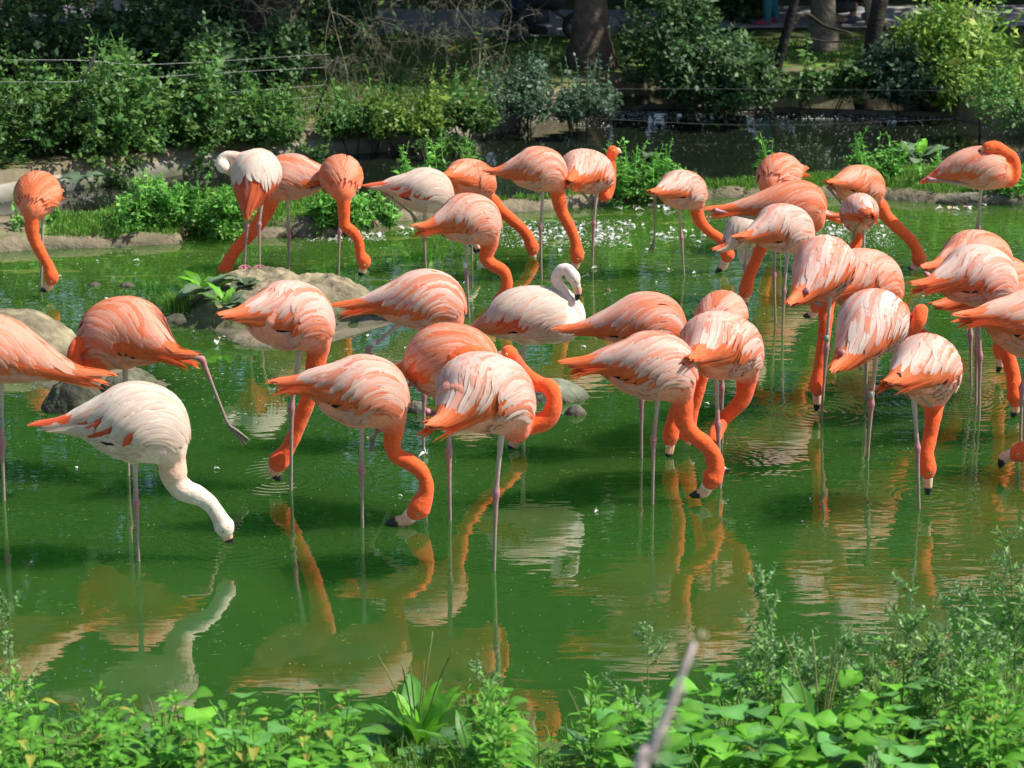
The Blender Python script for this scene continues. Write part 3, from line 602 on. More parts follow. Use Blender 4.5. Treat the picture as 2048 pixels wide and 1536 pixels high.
# coarse ground all round, out to the horizon, meeting the fine sheet edge to edge
def coarse(x0, x1, y0, y1, nx, ny):
    XYc, a, b_ = grid_sheet(np.linspace(x0, x1, nx), np.linspace(y0, y1, ny)); z, _, db, dn = ground_h(XYc)
    ii = np.arange(b_-1)[:, None]*a; jj = np.arange(a-1)[None]; Qc = np.stack([ii+jj, ii+jj+1, ii+a+jj+1, ii+a+jj], -1).reshape(-1, 4)
    c = lerp(np.array([.05, .075, .022]), np.array([.11, .12, .045]), fbm(np.column_stack([XYc, z]), .5, 4, 3)[:, None]); return np.column_stack([XYc, z]), Qc, c
mb = MB()
ye = ys[-1]; xe = xs[-1]
for r in ((-xe, xe, ye, 60, 60, 60), (-xe-55, -xe, 7.5, 60, 40, 60), (xe, xe+55, 7.5, 60, 40, 60), (-xe-55, xe+55, 60, 600, 30, 40), (-xe-55, xe+55, -40, 7.5, 60, 40)):
    V, Qc, c = coarse(*r); mb.add(V, [Qc], c)
put('land', mb.mesh('land'), M_GROUND, kind='structure')

# ---- water
def water_mat(name, deep, scum, alg):
    m, nt, b, out = mat_new(name); L = nt.links.new; g = N(nt, 'ShaderNodeNewGeometry')
    def noise(scale, sx=(1, 1, 1), det=3, dist=0.0):
        mp = N(nt, 'ShaderNodeMapping'); mp.inputs['Scale'].default_value = sx; L(g.outputs['Position'], mp.inputs['Vector'])
        n = N(nt, 'ShaderNodeTexNoise'); n.inputs['Scale'].default_value = scale; n.inputs['Detail'].default_value = det; n.inputs['Distortion'].default_value = dist
        L(mp.outputs[0], n.inputs['Vector']); return n.outputs['Fac']
    def M_(op, a, b2=None, clamp=False):
        n = N(nt, 'ShaderNodeMath', operation=op); n.use_clamp = clamp
        for k, v in ((0, a), (1, b2)):
            if v is None: continue
            if isinstance(v, (int, float)): n.inputs[k].default_value = v
            else: L(v, n.inputs[k])
        return n.outputs[0]
    sep = N(nt, 'ShaderNodeSeparateXYZ'); L(g.outputs['Position'], sep.inputs[0])
    # algae grow thicker towards the shallow back of the pond
    yy = N(nt, 'ShaderNodeMapRange'); yy.inputs['From Min'].default_value = 15.2; yy.inputs['From Max'].default_value = 20.5; L(sep.outputs['Y'], yy.inputs['Value'])
    big = noise(.7, (1, 1.6, 1), 4); streak = noise(3.2, (.5, 2.2, 1), 5, .6)
    f = M_('ADD', M_('MULTIPLY', yy.outputs[0], .75), M_('MULTIPLY', M_('SUBTRACT', big, .5), .9), True)
    cr = N(nt, 'ShaderNodeMix', data_type='RGBA'); L(f, cr.inputs['Factor']); cr.inputs['A'].default_value = (*deep, 1); cr.inputs['B'].default_value = (*alg, 1)
    th = N(nt, 'ShaderNodeMapRange'); th.inputs['From Min'].default_value = .60; th.inputs['From Max'].default_value = .74; L(streak, th.inputs['Value'])
    f2 = M_('MULTIPLY', M_('MULTIPLY', th.outputs[0], yy.outputs[0]), .7, True)
    c2 = N(nt, 'ShaderNodeMix', data_type='RGBA'); L(f2, c2.inputs['Factor']); L(cr.outputs['Result'], c2.inputs['A']); c2.inputs['B'].default_value = (*scum, 1)
    L(c2.outputs['Result'], b.inputs['Base Color'])
    b.subsurface_method = 'BURLEY'; b.inputs['Subsurface Weight'].default_value = 1.0; b.inputs['Subsurface Radius'].default_value = (.5, 1.0, .5); b.inputs['Subsurface Scale'].default_value = 1.0
    b.inputs['Roughness'].default_value = .012; b.inputs['IOR'].default_value = 2.25; b.inputs['Specular IOR Level'].default_value = .5
    # small wind ripples, stronger on the right, and rings round the feeding beaks
    h1 = noise(5.0, (.75, 2.0, 1), 2); h2 = noise(17, (.7, 2.0, 1), 2); hb = noise(1.0, (1, 1, 1), 2)
    xr = N(nt, 'ShaderNodeMapRange'); xr.inputs['From Min'].default_value = -.5; xr.inputs['From Max'].default_value = 2.6; xr.inputs['To Min'].default_value = .35; xr.inputs['To Max'].default_value = 1.5; L(sep.outputs['X'], xr.inputs['Value'])
    h = M_('ADD', M_('MULTIPLY', h1, 1.0), M_('MULTIPLY', h2, .05)); h = M_('MULTIPLY', M_('MULTIPLY', h, xr.outputs[0]), M_('ADD', hb, .3))
    for (rx, ry, wl, am, rad) in RINGS:
        vs = N(nt, 'ShaderNodeVectorMath', operation='DISTANCE'); L(g.outputs['Position'], vs.inputs[0]); vs.inputs[1].default_value = (rx, ry, 0)
        d = vs.outputs['Value']; w_ = M_('SINE', M_('MULTIPLY', d, 2*pi/wl)); en = N(nt, 'ShaderNodeMapRange', interpolation_type='SMOOTHSTEP')
        en.inputs['From Min'].default_value = rad; en.inputs['From Max'].default_value = 0.0; L(d, en.inputs['Value'])
        h = M_('ADD', h, M_('MULTIPLY', M_('MULTIPLY', w_, en.outputs[0]), am*2.0))
    bu = N(nt, 'ShaderNodeBump'); bu.inputs['Strength'].default_value = 1.0; bu.inputs['Distance'].default_value = .0032; L(h, bu.inputs['Height']); L(bu.outputs[0], b.inputs['Normal'])
    return m
RINGS = [(*gnd(556, 962)[:2], .05, .09, .62), (*gnd(1634, 825)[:2], .06, .07, .55), (*gnd(1430, 930)[:2], .05, .05, .6), (*gnd(460, 1088)[:2], .055, .06, .5), (*gnd(1856, 992)[:2], .06, .07, .65), (*gnd(1908, 800)[:2], .05, .08, .7)]
M_WATER = water_mat('green_pond_water', (.026, .087, .013), (.30, .36, .08), (.062, .14, .018))
def sheet(name, poly, z, mat, **k):
    import bmesh
    bm = bmesh.new(); vs = [bm.verts.new((x, y, 0)) for x, y in poly]; bm.faces.new(vs); bmesh.ops.triangulate(bm, faces=bm.faces[:])
    me = bpy.data.meshes.new(name); bm.normal_update(); bm.faces.ensure_lookup_table()
    if bm.faces[0].normal.z < 0: bmesh.ops.reverse_faces(bm, faces=bm.faces[:])
    bm.to_mesh(me); bm.free(); return put(name, me, mat, loc=(0, 0, z), **k)
# the green pond in front of the spit, the dark pond behind it: both end under the spit
mid = gp([(-500, 480), (0, 475), (180, 472), (400, 445), (700, 440), (840, 432), (1240, 400), (1480, 388), (1700, 378), (1880, 375), (2500, 385)])
mid = np.vstack([[[-60, mid[0, 1]]], mid, [[60, mid[-1, 1]]]])
sheet('pond_water', np.vstack([[[-60, 3], [60, 3]], mid[::-1]]), 0.0, M_WATER, kind='structure')
m, nt, b, out = mat_new('dark_pond_water'); b.inputs['Base Color'].default_value = (.010, .015, .009, 1); b.inputs['Roughness'].default_value = .03; b.inputs['IOR'].default_value = 1.45
g = N(nt, 'ShaderNodeNewGeometry'); no = N(nt, 'ShaderNodeTexNoise'); no.inputs['Scale'].default_value = 7; nt.links.new(g.outputs['Position'], no.inputs['Vector'])
bu = N(nt, 'ShaderNodeBump'); bu.inputs['Distance'].default_value = .0014; nt.links.new(no.outputs['Fac'], bu.inputs['Height']); nt.links.new(bu.outputs[0], b.inputs['Normal'])
sheet('channel_water', np.vstack([mid, [[60, 40], [-60, 40]]]), -.004, m, kind='structure')

# ---- concrete edge of the far bank
M_CONC = attr_mat('weathered_concrete', .85, 5, .4, bump=.006, bscale=30, spec=.2)
pth = crom(np.column_stack([CURB, np.zeros(len(CURB))]), 150)
tg = nrm(np.gradient(pth, axis=0)); nrml = np.column_stack([-tg[:, 1], tg[:, 0], np.zeros(len(tg))])       # points away from the water
prof = [(-.03, -.3), (-.015, .02), (.015, .075), (.06, .115), (.13, .135), (.30, .15), (.42, .165), (.44, .10), (.44, -.3)]
nz = fbm(pth, 3, 5, 3)-.5
V = np.concatenate([pth+nrml*(a+nz[:, None]*.03)+np.array([0, 0, 1.0])*(h+nz[:, None]*.03) for a, h in prof], 0)
n_ = len(pth); F = np.vstack([np.stack([np.arange(n_-1)+k*n_, np.arange(1, n_)+k*n_, np.arange(1, n_)+(k+1)*n_, np.arange(n_-1)+(k+1)*n_], 1) for k in range(len(prof)-1)])
cz = V[:, 2]; cc = lerp(np.array([.14, .13, .10]), np.array([.33, .31, .245]), sstep(.0, .12, cz)[:, None]); cc = lerp(cc, np.array([.10, .13, .05]), (sstep(.5, .72, fbm(V, 4, 8, 3))*.7)[:, None])
put('concrete_edge', MB().add(V, [F[:, ::-1]], cc).mesh('concrete_edge'), M_CONC, label='low rounded concrete edging along the far bank of the pond', cat='kerb')
# the low sill between the two parts of the dark pond, with foam against it
A_, B_ = gnd(1330, 216), gnd(1930, 234)
V, F, uv = tube(crom([gnd(1270, 221), A_, lerp(A_, B_, .5), B_, gnd(2080, 246)], 30), .035, 8)
put('pond_sill', MB().add(V+[0, 0, .005], F, (.12, .11, .08), uv).mesh('pond_sill'), M_CONC, label='thin low sill crossing the dark pond, rimmed with white foam', cat='sill')
# footpath behind the lawn
M_PATH = attr_mat('grey_asphalt', .9, 8, .2, bump=.004, bscale=60, spec=.2)
pa, pb = [], []
for x in np.linspace(-30, 30, 61):
    pa.append([x, 28.75+.75*float(sstep(.3, 2.6, x))+.05*sin(x*.9)]); pb.append([x, 30.6+.3*float(sstep(.3, 2.6, x))])
Vp = []
for row in (pa, pb):
    r = np.array(row); z = ground_h(r)[0]; Vp.append(np.column_stack([r, z]))
mb = MB(); K = 8; rows_ = []
for k in range(K+1):
    r = lerp(np.array(pa), np.array(pb), k/K); rows_.append(np.column_stack([r, ground_h(r)[0]+.02]))
V = np.vstack(rows_); n_ = 61; F = np.vstack([np.stack([np.arange(n_-1)+k*n_, np.arange(1, n_)+k*n_, np.arange(1, n_)+(k+1)*n_, np.arange(n_-1)+(k+1)*n_], 1) for k in range(K)])
put('footpath', mb.add(V, [F], (.34, .33, .33)).mesh('footpath'), M_PATH, kind='structure')

# ---- rocks and mounds
M_ROCK = attr_mat('sandy_rock', .95, 13, .38, bump=.035, bscale=17, spec=.12)
def rock(name, label, px, py, w_, h_, dep, c1, c2, seed, yaw=0.0, rough=.16, sub=5, flat=0.0, cat='boulder', group=None, z0=-.06):
    """px,py: pixel of the middle of the foot at the water; sizes in metres"""
    V, F = ICO[sub]; V = V.copy(); n = fbm(V, 1.6, seed, 5)-.5; n2 = fbm(V, 6, seed+5, 3)-.5
    V = V*(1+n[:, None]*rough*4+n2[:, None]*rough*.6); V[:, 2] = np.maximum(V[:, 2], -.25)
    if flat: V[:, 2] = np.where(V[:, 2] > flat, flat+(V[:, 2]-flat)*.35, V[:, 2])
    zc = V[:, 2].copy(); V = V*np.array([w_/2, dep/2, h_/max(.3, V[:, 2].max())]); c, s = cos(yaw), sin(yaw)
    V = V@np.array([[c, s, 0], [-s, c, 0], [0, 0, 1]])
    f = gnd(px, py); f[1] += dep*.42; f[2] = z0
    P = V+f; m_ = fbm(P, 9, seed+2, 4)
    C_ = lerp(np.array(c1), np.array(c2), sstep(.35, .65, m_)[:, None]); C_ = lerp(C_, np.array([.07, .07, .045]), (sstep(.10, .0, P[:, 2]+(m_-.5)*.08)*.8)[:, None])
    return put(name, MB().add(P, [F], C_).mesh(name, (f[0], f[1], 0)), M_ROCK, loc=(f[0], f[1], 0), label=label, cat=cat, group=group)
SA, SB, MO = (.36, .30, .185), (.22, .185, .12), (.10, .105, .065)
# the long mound is one height field over its outline
mx = np.arange(MOUND[:, 0].min()-.25, MOUND[:, 0].max()+.25, .016); my = np.arange(MOUND[:, 1].min()-.25, MOUND[:, 1].max()+.25, .02)
XYm, a_, b2_ = grid_sheet(mx, my); Pm = np.column_stack([XYm, np.zeros(len(XYm))]); sdm = np.concatenate([poly_sd(XYm[k:k+20000], MOUND) for k in range(0, len(XYm), 20000)])
nn1 = fbm(Pm, 2.6, 31, 5)-.5; nn2 = fbm(Pm, 15, 32, 4)-.5; u_ = (XYm[:, 0]-MOUND[:, 0].min())/np.ptp(MOUND[:, 0])
top = .185*np.exp(-((u_-.45)/.44)**4)*(1-.15*u_)+.03
zm = -.08+(top+.08)*sstep(.03, -.40, sdm+nn1*.16+nn2*.03)**.8+nn1*.15+nn2*.07
keep = zm
ii = np.arange(b2_-1)[:, None]*a_; jj = np.arange(a_-1)[None]; Qm = np.stack([ii+jj, ii+jj+1, ii+a_+jj+1, ii+a_+jj], -1).reshape(-1, 4)
cm = lerp(np.array(SB), np.array(SA), sstep(.35, .65, fbm(Pm, 7, 35, 4))[:, None]); cm = lerp(cm, np.array([.09, .10, .05]), (sstep(.16, .02, zm+nn1*.12)*.85)[:, None])
def mound_z(x, y):
    k = np.argmin((XYm[:, 0]-x)**2+(XYm[:, 1]-y)**2); return zm[k]
cen = np.array([MOUND[:, 0].mean(), MOUND[:, 1].mean(), 0])
put('earth_mound', MB().add(np.column_stack([XYm, zm]), [Qm], cm).mesh('earth_mound', cen), M_ROCK, loc=cen, label='long low mound of dry sandy earth rising from the pond, left of centre', cat='mound')
rock('boulder', 'big smooth sandy boulder at the left edge behind the flamingos', 10, 722, .92, .31, .7, SA, SB, 2, rough=.07)
rock('boulder', 'dark mossy boulder, left of the pair under the orange bird', 140, 826, .36, .24, .34, MO, (.045, .045, .035), 3, rough=.13)
rock('boulder', 'grey green mossy boulder, right of the pair under the orange bird', 252, 790, .38, .17, .34, (.17, .17, .11), MO, 4, rough=.12)
rock('boulder', 'grey slab of rock sloping out of the water beside the ringed neck', 1110, 806, .42, .165, .36, (.30, .32, .23), (.22, .24, .17), 6, rough=.07)
rock('stone', 'small rounded stone in the water right of the ringed neck', 1152, 832, .13, .07, .1, (.30, .27, .22), (.18, .15, .13), 8, rough=.1, sub=3, cat='stone', z0=-.015)
rock('stone', 'small dark stone showing between the legs of the two centre birds', 832, 826, .12, .075, .1, (.28, .26, .20), (.10, .09, .07), 9, rough=.12, sub=3, cat='stone', z0=-.015)
rock('stone', 'tiny pebble breaking the water behind the white flamingo head', 1216, 583, .05, .03, .05, SA, SB, 10, sub=2, cat='stone', z0=-.01)
rock('mud_lump', 'small lump of mud in the water near the far left bird', 187, 573, .085, .035, .08, (.25, .23, .17), (.16, .15, .1), 11, sub=3, cat='mud lump', z0=-.01)
rock('mud_lump', 'mud lump topped with white down feathers, left of the mound', 252, 574, .10, .04, .09, (.25, .23, .17), (.4, .38, .33), 12, sub=3, cat='mud lump', z0=-.01)
rock('log', 'grey log lying along the grassy spit at the right edge', 1965, 410, .72, .10, .16, (.24, .22, .17), (.14, .13, .10), 14, rough=.04, cat='log', z0=-.01)
rock('mud_lump', 'brown earth hump on the spit behind the far-reaching necks', 600, 476, .75, .19, .35, SB, (.17, .15, .1), 15, cat='mud lump', rough=.1)
rock('mud_lump', 'rounded earth bank with big pale leaves on the left spit', 175, 484, 1.0, .16, .45, (.30, .27, .2), SB, 16, cat='mud lump', rough=.08)

# ------------------------------------------------------------------ foliage
M_LEAF = attr_mat('leaf', .45, 3, .2, spec=.32, trans=.32)
M_LEAFD = attr_mat('dull_leaf', .5, 3, .25, spec=.4, trans=.2)
M_BARK = attr_mat('bark', .9, 12, .4, bump=.02, bscale=26, spec=.15)
M_STEM = attr_mat('green_stem', .6, 20, .2, spec=.3)
def zg(x, y): return float(ground_h(np.array([[x, y]]))[0][0])
def leaf_cloud(C, size, cols, rng, up=.8, ax=None, asp=.55, fold=.25, size_var=.35, clumpcol=None):
    """many folded leaves (two triangles each) at the centres C"""
    n = len(C); nr = nrm(rng.standard_normal((n, 3))+np.array([.15, -.25, up*1.6])); d = rng.standard_normal((n, 3)) if ax is None else ax+rng.standard_normal((n, 3))*.35
    d = nrm(d-nr*(d*nr).sum(1)[:, None]); s = np.cross(nr, d); L = (size*(1+size_var*rng.standard_normal(n)).clip(.4, 2))[:, None]
    b0 = C; tp = C+d*L-nr*L*.12; mdl = C+d*L*.45
    l = mdl+s*L*asp*.5-nr*L*fold*.3; r = mdl-s*L*asp*.5-nr*L*fold*.3
    V = np.stack([b0, l, tp, r], 1).reshape(-1, 3); k = np.arange(n)[:, None]*4
    F = np.vstack([k+np.array([[0, 2, 1]]), k+np.array([[0, 3, 2]])])
    c = cols[rng.integers(0, len(cols), n)] if clumpcol is None else clumpcol
    c = np.clip(c*(1+.22*rng.standard_normal((n, 1))), .004, .6)
    return V, [F], np.repeat(c, 4, 0)
def lobe_points(lobes, n, rng, clump=26, spread=.5):
    """leaf centres in clumps through ellipsoid lobes (cx,cy,cz,rx,ry,rz)"""
    lobes = np.array(lobes); vol = (lobes[:, 3]*lobes[:, 4]*lobes[:, 5])**.8; nc = max(6, n//clump)
    li = rng.choice(len(lobes), nc, p=vol/vol.sum()); u = nrm(rng.standard_normal((nc, 3)))*(rng.random((nc, 1))**.35)
    cc = lobes[li, :3]+u*lobes[li, 3:]; sc = lobes[li, 3:].min(1)*spread*.45
    k = rng.integers(0, nc, n); P = cc[k]+rng.standard_normal((n, 3))*sc[k][:, None]*rng.uniform(.3, 1, (n, 1)); return P, k, nc
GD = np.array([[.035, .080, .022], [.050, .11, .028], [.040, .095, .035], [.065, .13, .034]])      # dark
GM = np.array([[.075, .18, .038], [.10, .21, .045], [.06, .15, .035], [.13, .24, .05]])               # mid
GY = np.array([[.20, .33, .05], [.16, .29, .045], [.27, .40, .07], [.11, .22, .035]])                 # yellow green
GG = np.array([[.09, .16, .09], [.12, .19, .11], [.07, .13, .07]])                            # grey green
def bush(name, label, cat, lobes, n, size, cols, seed, group=None, shoots=0, stems=5, mat=None, asp=.6, shoot_h=.35, clump=26, spread=.5, up=.8, trunkc=(.08, .065, .045)):
    rng = np.random.default_rng(seed); lobes = [tuple(l) for l in lobes]; A = np.array(lobes)
    base = np.array([A[:, 0].mean(), A[:, 1].mean(), 0]); base[2] = zg(base[0], base[1])
    e = empty(name, base, label=label, cat=cat, group=group)
    P, k, nc = lobe_points(lobes, n, rng, clump, spread); P = P[P[:, 2] > base[2]-.15]; ccol = cols[rng.integers(0, len(cols), nc)]
    mb = MB(); V, F, C = leaf_cloud(P, size, cols, rng, up=up, asp=asp, clumpcol=ccol[k][:len(P)]); mb.add(V, F, C)
    st = MB()
    for i in range(stems):
        l = A[rng.integers(len(A))]; tp = l[:3]+rng.uniform(-.5, .5, 3)*l[3:]; b0 = base+np.array([rng.uniform(-.3, .3)*l[3], rng.uniform(-.2, .2)*l[4], -.05])
        md = lerp(b0, tp, .5)+rng.uniform(-.12, .12, 3)*l[3]; V, F, uv = tube(crom([b0, md, tp], 8), np.linspace(.014, .004, 8)*max(1, l[5]), 5); st.add(V, F, trunkc, uv)
    for i in range(shoots):                               # upright shoots with paired leaves standing out of the mass
        l = A[rng.integers(len(A))]; a = rng.uniform(0, 2*pi); r = rng.random()**.5*.9; q = l[:3]+np.array([cos(a)*r*l[3], sin(a)*r*l[4], l[5]*(1-r*r)**.5*.8])
        H = shoot_h*rng.uniform(.5, 1.2); tp = q+np.array([rng.uniform(-.5, .5), rng.uniform(-.3, .3), 1])*H; pts = crom([q-[0, 0, H*.3], lerp(q, tp, .5)+rng.uniform(-.02, .02, 3), tp], 8)
        V, F, uv = tube(pts, np.linspace(.005, .002, 8), 4); st.add(V, F, cols[0]*1.5, uv)
        m_ = int(9+H*34); t = np.linspace(.1, 1, m_); C0 = np.stack([np.interp(t, np.linspace(0, 1, 8), pts[:, k2]) for k2 in range(3)], 1); an = rng.uniform(0, 6)+np.arange(m_)*2.4
        ax = np.stack([np.cos(an), np.sin(an), np.full(m_, .15)], 1); V, F, C = leaf_cloud(C0, size*1.5*(1.25-.75*t), cols, rng, up=.9, ax=ax, asp=asp, clumpcol=np.tile(cols[rng.integers(len(cols))]*1.35, (m_, 1))); mb.add(V, F, C)
    put('foliage', mb.mesh('foliage', base, smooth=False), mat or M_LEAF, e, kind='stuff')
    if st.n: put('stems', st.mesh('stems', base), M_BARK, e, kind='stuff')
    return e
def at_ground(px, D):                       # world x for a pixel column at depth D, and the ground there
    x = (px-1024)/FPX*(D*cos(PITCH)+(CAM_H)*sin(PITCH)); return x, zg(x, D)
def bank_bush(px0, px1, ytop, ybase, deep, n, size, cols, seed, label, **k):
    """bush seen between two pixel columns, from its foot pixel row up to its top row"""
    cx = (px0+px1)/2; f = gnd(cx, ybase, .2); wx = (px1-px0)/ppm(f)/2; yc = f[1]+deep/2
    ztop = at(cx, ytop, yc)[2]; f[2] = .15; hz = max(.25, ztop-f[2]); rng = np.random.default_rng(seed+999); lob = []
    for i in range(6):
        a = rng.uniform(-.65, .65); h = rng.uniform(.55, 1.0) if i else 1.0
        lob.append((f[0]+a*wx, yc+rng.uniform(-.35, .35)*deep, f[2]+hz*h*.5, wx*rng.uniform(.42, .62), deep*.45, hz*h*.52))
    return bush(k.pop('name', 'bush'), label, k.pop('cat', 'bush'), lob, n, size, cols, seed, **k)
GRP = None
BB = [  # px0, px1, top, base, depth, leaves, size, colours, label
 (-260, 60, 60, 345, 1.4, 10500, .047, GM, 'leafy grey-green bush rising at the left edge above the kerb'),
 (40, 230, 120, 325, 1.2, 8500, .045, GM, 'bush crossed by the white fence wires, second from the left edge'),
 (180, 340, 75, 314, 1.2, 9500, .048, GM*1.15, 'tall bright-leaved bush just right of the leaning dark stake'),
 (300, 470, 130, 298, 1.0, 8500, .047, GM, 'rounded bush over the kerb above the preening white flamingo'),
 (430, 640, 175, 288, 1.0, 8000, .042, GM*1.1, 'low yellowish bush on the kerb above the mound'),
 (640, 790, 215, 276, .6, 4200, .038, GM, 'small bush trailing over the concrete edge'),
 (730, 900, 190, 268, .7, 5500, .038, GY*.75, 'bright little bush hanging down over the concrete edge, centre left'),
 (880, 1010, 205, 252, .6, 4000, .036, GM*.9, 'dark low herbs at the end of the concrete edge'),
 (960, 1100, 120, 238, .9, 5200, .034, GG, 'feathery grey-green herbs standing in front of the big trunk'),
 (1060, 1230, 160, 232, .9, 5200, .036, GG*.9, 'grey-leaved herbs at the foot of the big trunk'),
]
for i, q in enumerate(BB): bank_bush(*q[:8], 300+i, q[8], shoots=14, shoot_h=.30)
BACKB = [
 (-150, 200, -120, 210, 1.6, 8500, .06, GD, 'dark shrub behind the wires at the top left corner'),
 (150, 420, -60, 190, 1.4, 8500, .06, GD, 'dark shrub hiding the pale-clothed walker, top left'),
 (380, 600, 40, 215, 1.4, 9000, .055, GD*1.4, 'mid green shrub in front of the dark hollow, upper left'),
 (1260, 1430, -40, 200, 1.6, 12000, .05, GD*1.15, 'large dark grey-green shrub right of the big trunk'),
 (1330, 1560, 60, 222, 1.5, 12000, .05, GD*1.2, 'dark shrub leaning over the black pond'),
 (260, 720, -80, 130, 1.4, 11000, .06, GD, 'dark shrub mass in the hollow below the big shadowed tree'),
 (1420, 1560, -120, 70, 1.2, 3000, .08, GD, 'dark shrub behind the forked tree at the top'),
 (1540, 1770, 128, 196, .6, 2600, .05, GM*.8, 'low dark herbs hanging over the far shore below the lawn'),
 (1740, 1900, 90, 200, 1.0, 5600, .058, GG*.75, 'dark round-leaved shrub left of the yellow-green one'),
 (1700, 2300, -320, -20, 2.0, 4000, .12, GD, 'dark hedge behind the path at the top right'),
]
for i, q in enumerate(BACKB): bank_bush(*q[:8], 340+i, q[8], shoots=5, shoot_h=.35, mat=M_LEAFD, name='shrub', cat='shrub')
bank_bush(1800, 2110, 5, 205, 1.2, 10500, .062, GY*1.15, 360, 'sunlit yellow-green shrub filling the upper right corner', name='shrub', cat='shrub', shoots=26, shoot_h=.45, asp=.42)
bank_bush(1950, 2300, 150, 262, 1.0, 7000, .038, GM*1.3, 361, 'fresh green herbs on the water edge at the right', cat='shrub', name='shrub', shoots=14)

# ---- spit vegetation
def tuft_mesh(centres, n_each, h, spread, cols, rng, wd=.004, lean=.4):
    n = len(centres)*n_each; c = np.repeat(centres, n_each, 0)+np.column_stack([rng.normal(0, spread, (n, 2)), np.zeros(n)])
    a = rng.uniform(0, 2*pi, n); H = h*rng.uniform(.5, 1.2, n); d = np.column_stack([np.cos(a), np.sin(a), np.zeros(n)]); s = np.column_stack([-np.sin(a), np.cos(a), np.zeros(n)])*wd
    ln = rng.uniform(.1, 1, n)[:, None]*lean; m1 = c+np.array([0, 0, 1])*H[:, None]*.6+d*H[:, None]*ln*.35; tp = c+np.array([0, 0, 1])*H[:, None]*(1-.3*ln)+d*H[:, None]*ln
    V = np.stack([c-s, c+s, m1+s*.8, m1-s*.8, tp], 1).reshape(-1, 3); k = np.arange(n)[:, None]*5
    C = np.repeat(np.clip(cols[rng.integers(0, len(cols), n)]*(1+.2*rng.standard_normal((n, 1))), .005, .6), 5, 0)
    return V, [k+np.array([[0, 1, 2, 3]]), k+np.array([[3, 2, 4]])], C
rng = np.random.default_rng(5)
GR_ = np.array([[.14, .33, .04], [.18, .38, .05], [.10, .27, .03], [.23, .36, .08]])
msk = (DS < -.12) & ((g1 > .34) | (XY[:, 0] > .6)) & ((XY[:, 0] > -3.3) | (g1 > .6)) & (Z_ > .04) & (np.abs(XY[:, 0]) < 5.2); idx = np.where(msk)[0]; pk = idx[rng.integers(0, len(idx), 9000)]
cen_ = np.column_stack([XY[pk]+rng.uniform(-.03, .03, (9000, 2)), Z_[pk]-.005]); mb = MB(); V, F, C = tuft_mesh(cen_, 6, .055, .02, GR_, rng, .0035); mb.add(V, F, C)
V, F = V, F
put('grass', mb.mesh('grass', smooth=False), M_LEAF, kind='stuff')
idx = np.where((DB < -.6) & (XY[:, 0] > -2.5) & (XY[:, 0] < 7))[0]; pk = idx[rng.integers(0, len(idx), 9000)]
V, F, C = tuft_mesh(np.column_stack([XY[pk], Z_[pk]-.005]), 3, .06, .03, GR_*.6, rng, .005); put('lawn_grass', MB().add(V, F, C).mesh('lawn_grass', smooth=False), M_LEAFD, kind='stuff')

def herb_patch(px0, px1, ytop, ybase, seed, label, n=1800, deep=.5, size=.04, sh=16, shh=.22, cols=None, zb=.06):
    cx = (px0+px1)/2; f = gnd(cx, ybase, zb); wx = (px1-px0)/ppm(f)/2; yc = f[1]+deep/2; ztop = at(cx, ytop, yc)[2]; hz = max(.1, ztop-zb); r_ = np.random.default_rng(seed); lob = []
    for i in range(6): lob.append((f[0]+r_.uniform(-.7, .7)*wx, yc+r_.uniform(-.4, .4)*deep, zb+hz*.28, wx*.38, deep*.35, hz*r_.uniform(.3, .5)))
    return bush('herb_clump', label, 'herbs', lob, n, size, (np.array([[.13, .35, .05], [.17, .41, .06], [.10, .28, .045]]) if cols is None else cols), seed, shoots=sh, shoot_h=shh, stems=0, asp=.42)
HP = [(225, 420, 335, 470, 'lush bright green herbs on the spit left of the preening bird', 3600, .5), (330, 520, 350, 478, 'herb clump directly behind the preening white flamingo', 3200, .5),
      (600, 740, 375, 470, 'green herbs behind the kink-necked salmon flamingo', 2600, .45), (690, 800, 400, 455, 'low herbs left of the ringed whitish flamingo', 1400, .35),
      (790, 880, 280, 420, 'tall sprig of herbs above the whitish flamingo', 1000, .3), (870, 960, 290, 410, 'leafy sprig standing before the dark channel, centre', 1000, .3),
      (1210, 1350, 305, 405, 'bright nettle-like herbs beside the head-up flamingo', 3000, .45), (1320, 1400, 345, 400, 'low green herbs behind the bent-leg flamingo', 1100, .3),
      (1500, 1560, 300, 372, 'single small sprig above the fluffy orange back', 300, .2), (1680, 1810, 285, 372, 'bushy herbs on the spit at the upper right', 1500, .35),
      (1840, 1890, 300, 380, 'thin upright herb left of the sleeping flamingo', 300, .2), (1960, 2100, 330, 400, 'green herbs below the sleeping flamingo at the right edge', 1600, .4), (0, 130, 410, 470, 'sparse low herbs on the spit behind the far left bird', 500, .3)]
for i, q in enumerate(HP): herb_patch(*q[:4], 400+i, q[4], n=q[5], deep=q[6], sh=int(q[5]/130)+2, shh=.15 if q[2] > 320 else .24)

for i, (x0, x1, lab) in enumerate([(-12, -8, 'added dark hedge closing sky gaps behind the path, far left stretch'), (-8, -4, 'added dark hedge closing sky gaps behind the path, left stretch'), (-4, 0, 'added dark hedge closing sky gaps behind the path, left of the big trunk'), (0, 4, 'added dark hedge closing sky gaps behind the path, right of the big trunk'), (4, 8, 'added dark hedge closing sky gaps behind the path, right stretch'), (8, 12, 'added dark hedge closing sky gaps behind the path, far right stretch')]):
    bush('hedge', lab, 'hedge', [(x0+(k+.5)*.8, 31.9, zz, .8, .6, 1.0) for k in range(5) for zz in (1.0, 2.3)], 9000, .13, GD*.8, 500+i, stems=4, mat=M_LEAFD, clump=14, spread=1.0)  # full-width row added to keep bright sky gaps out of the dark pond's reflection

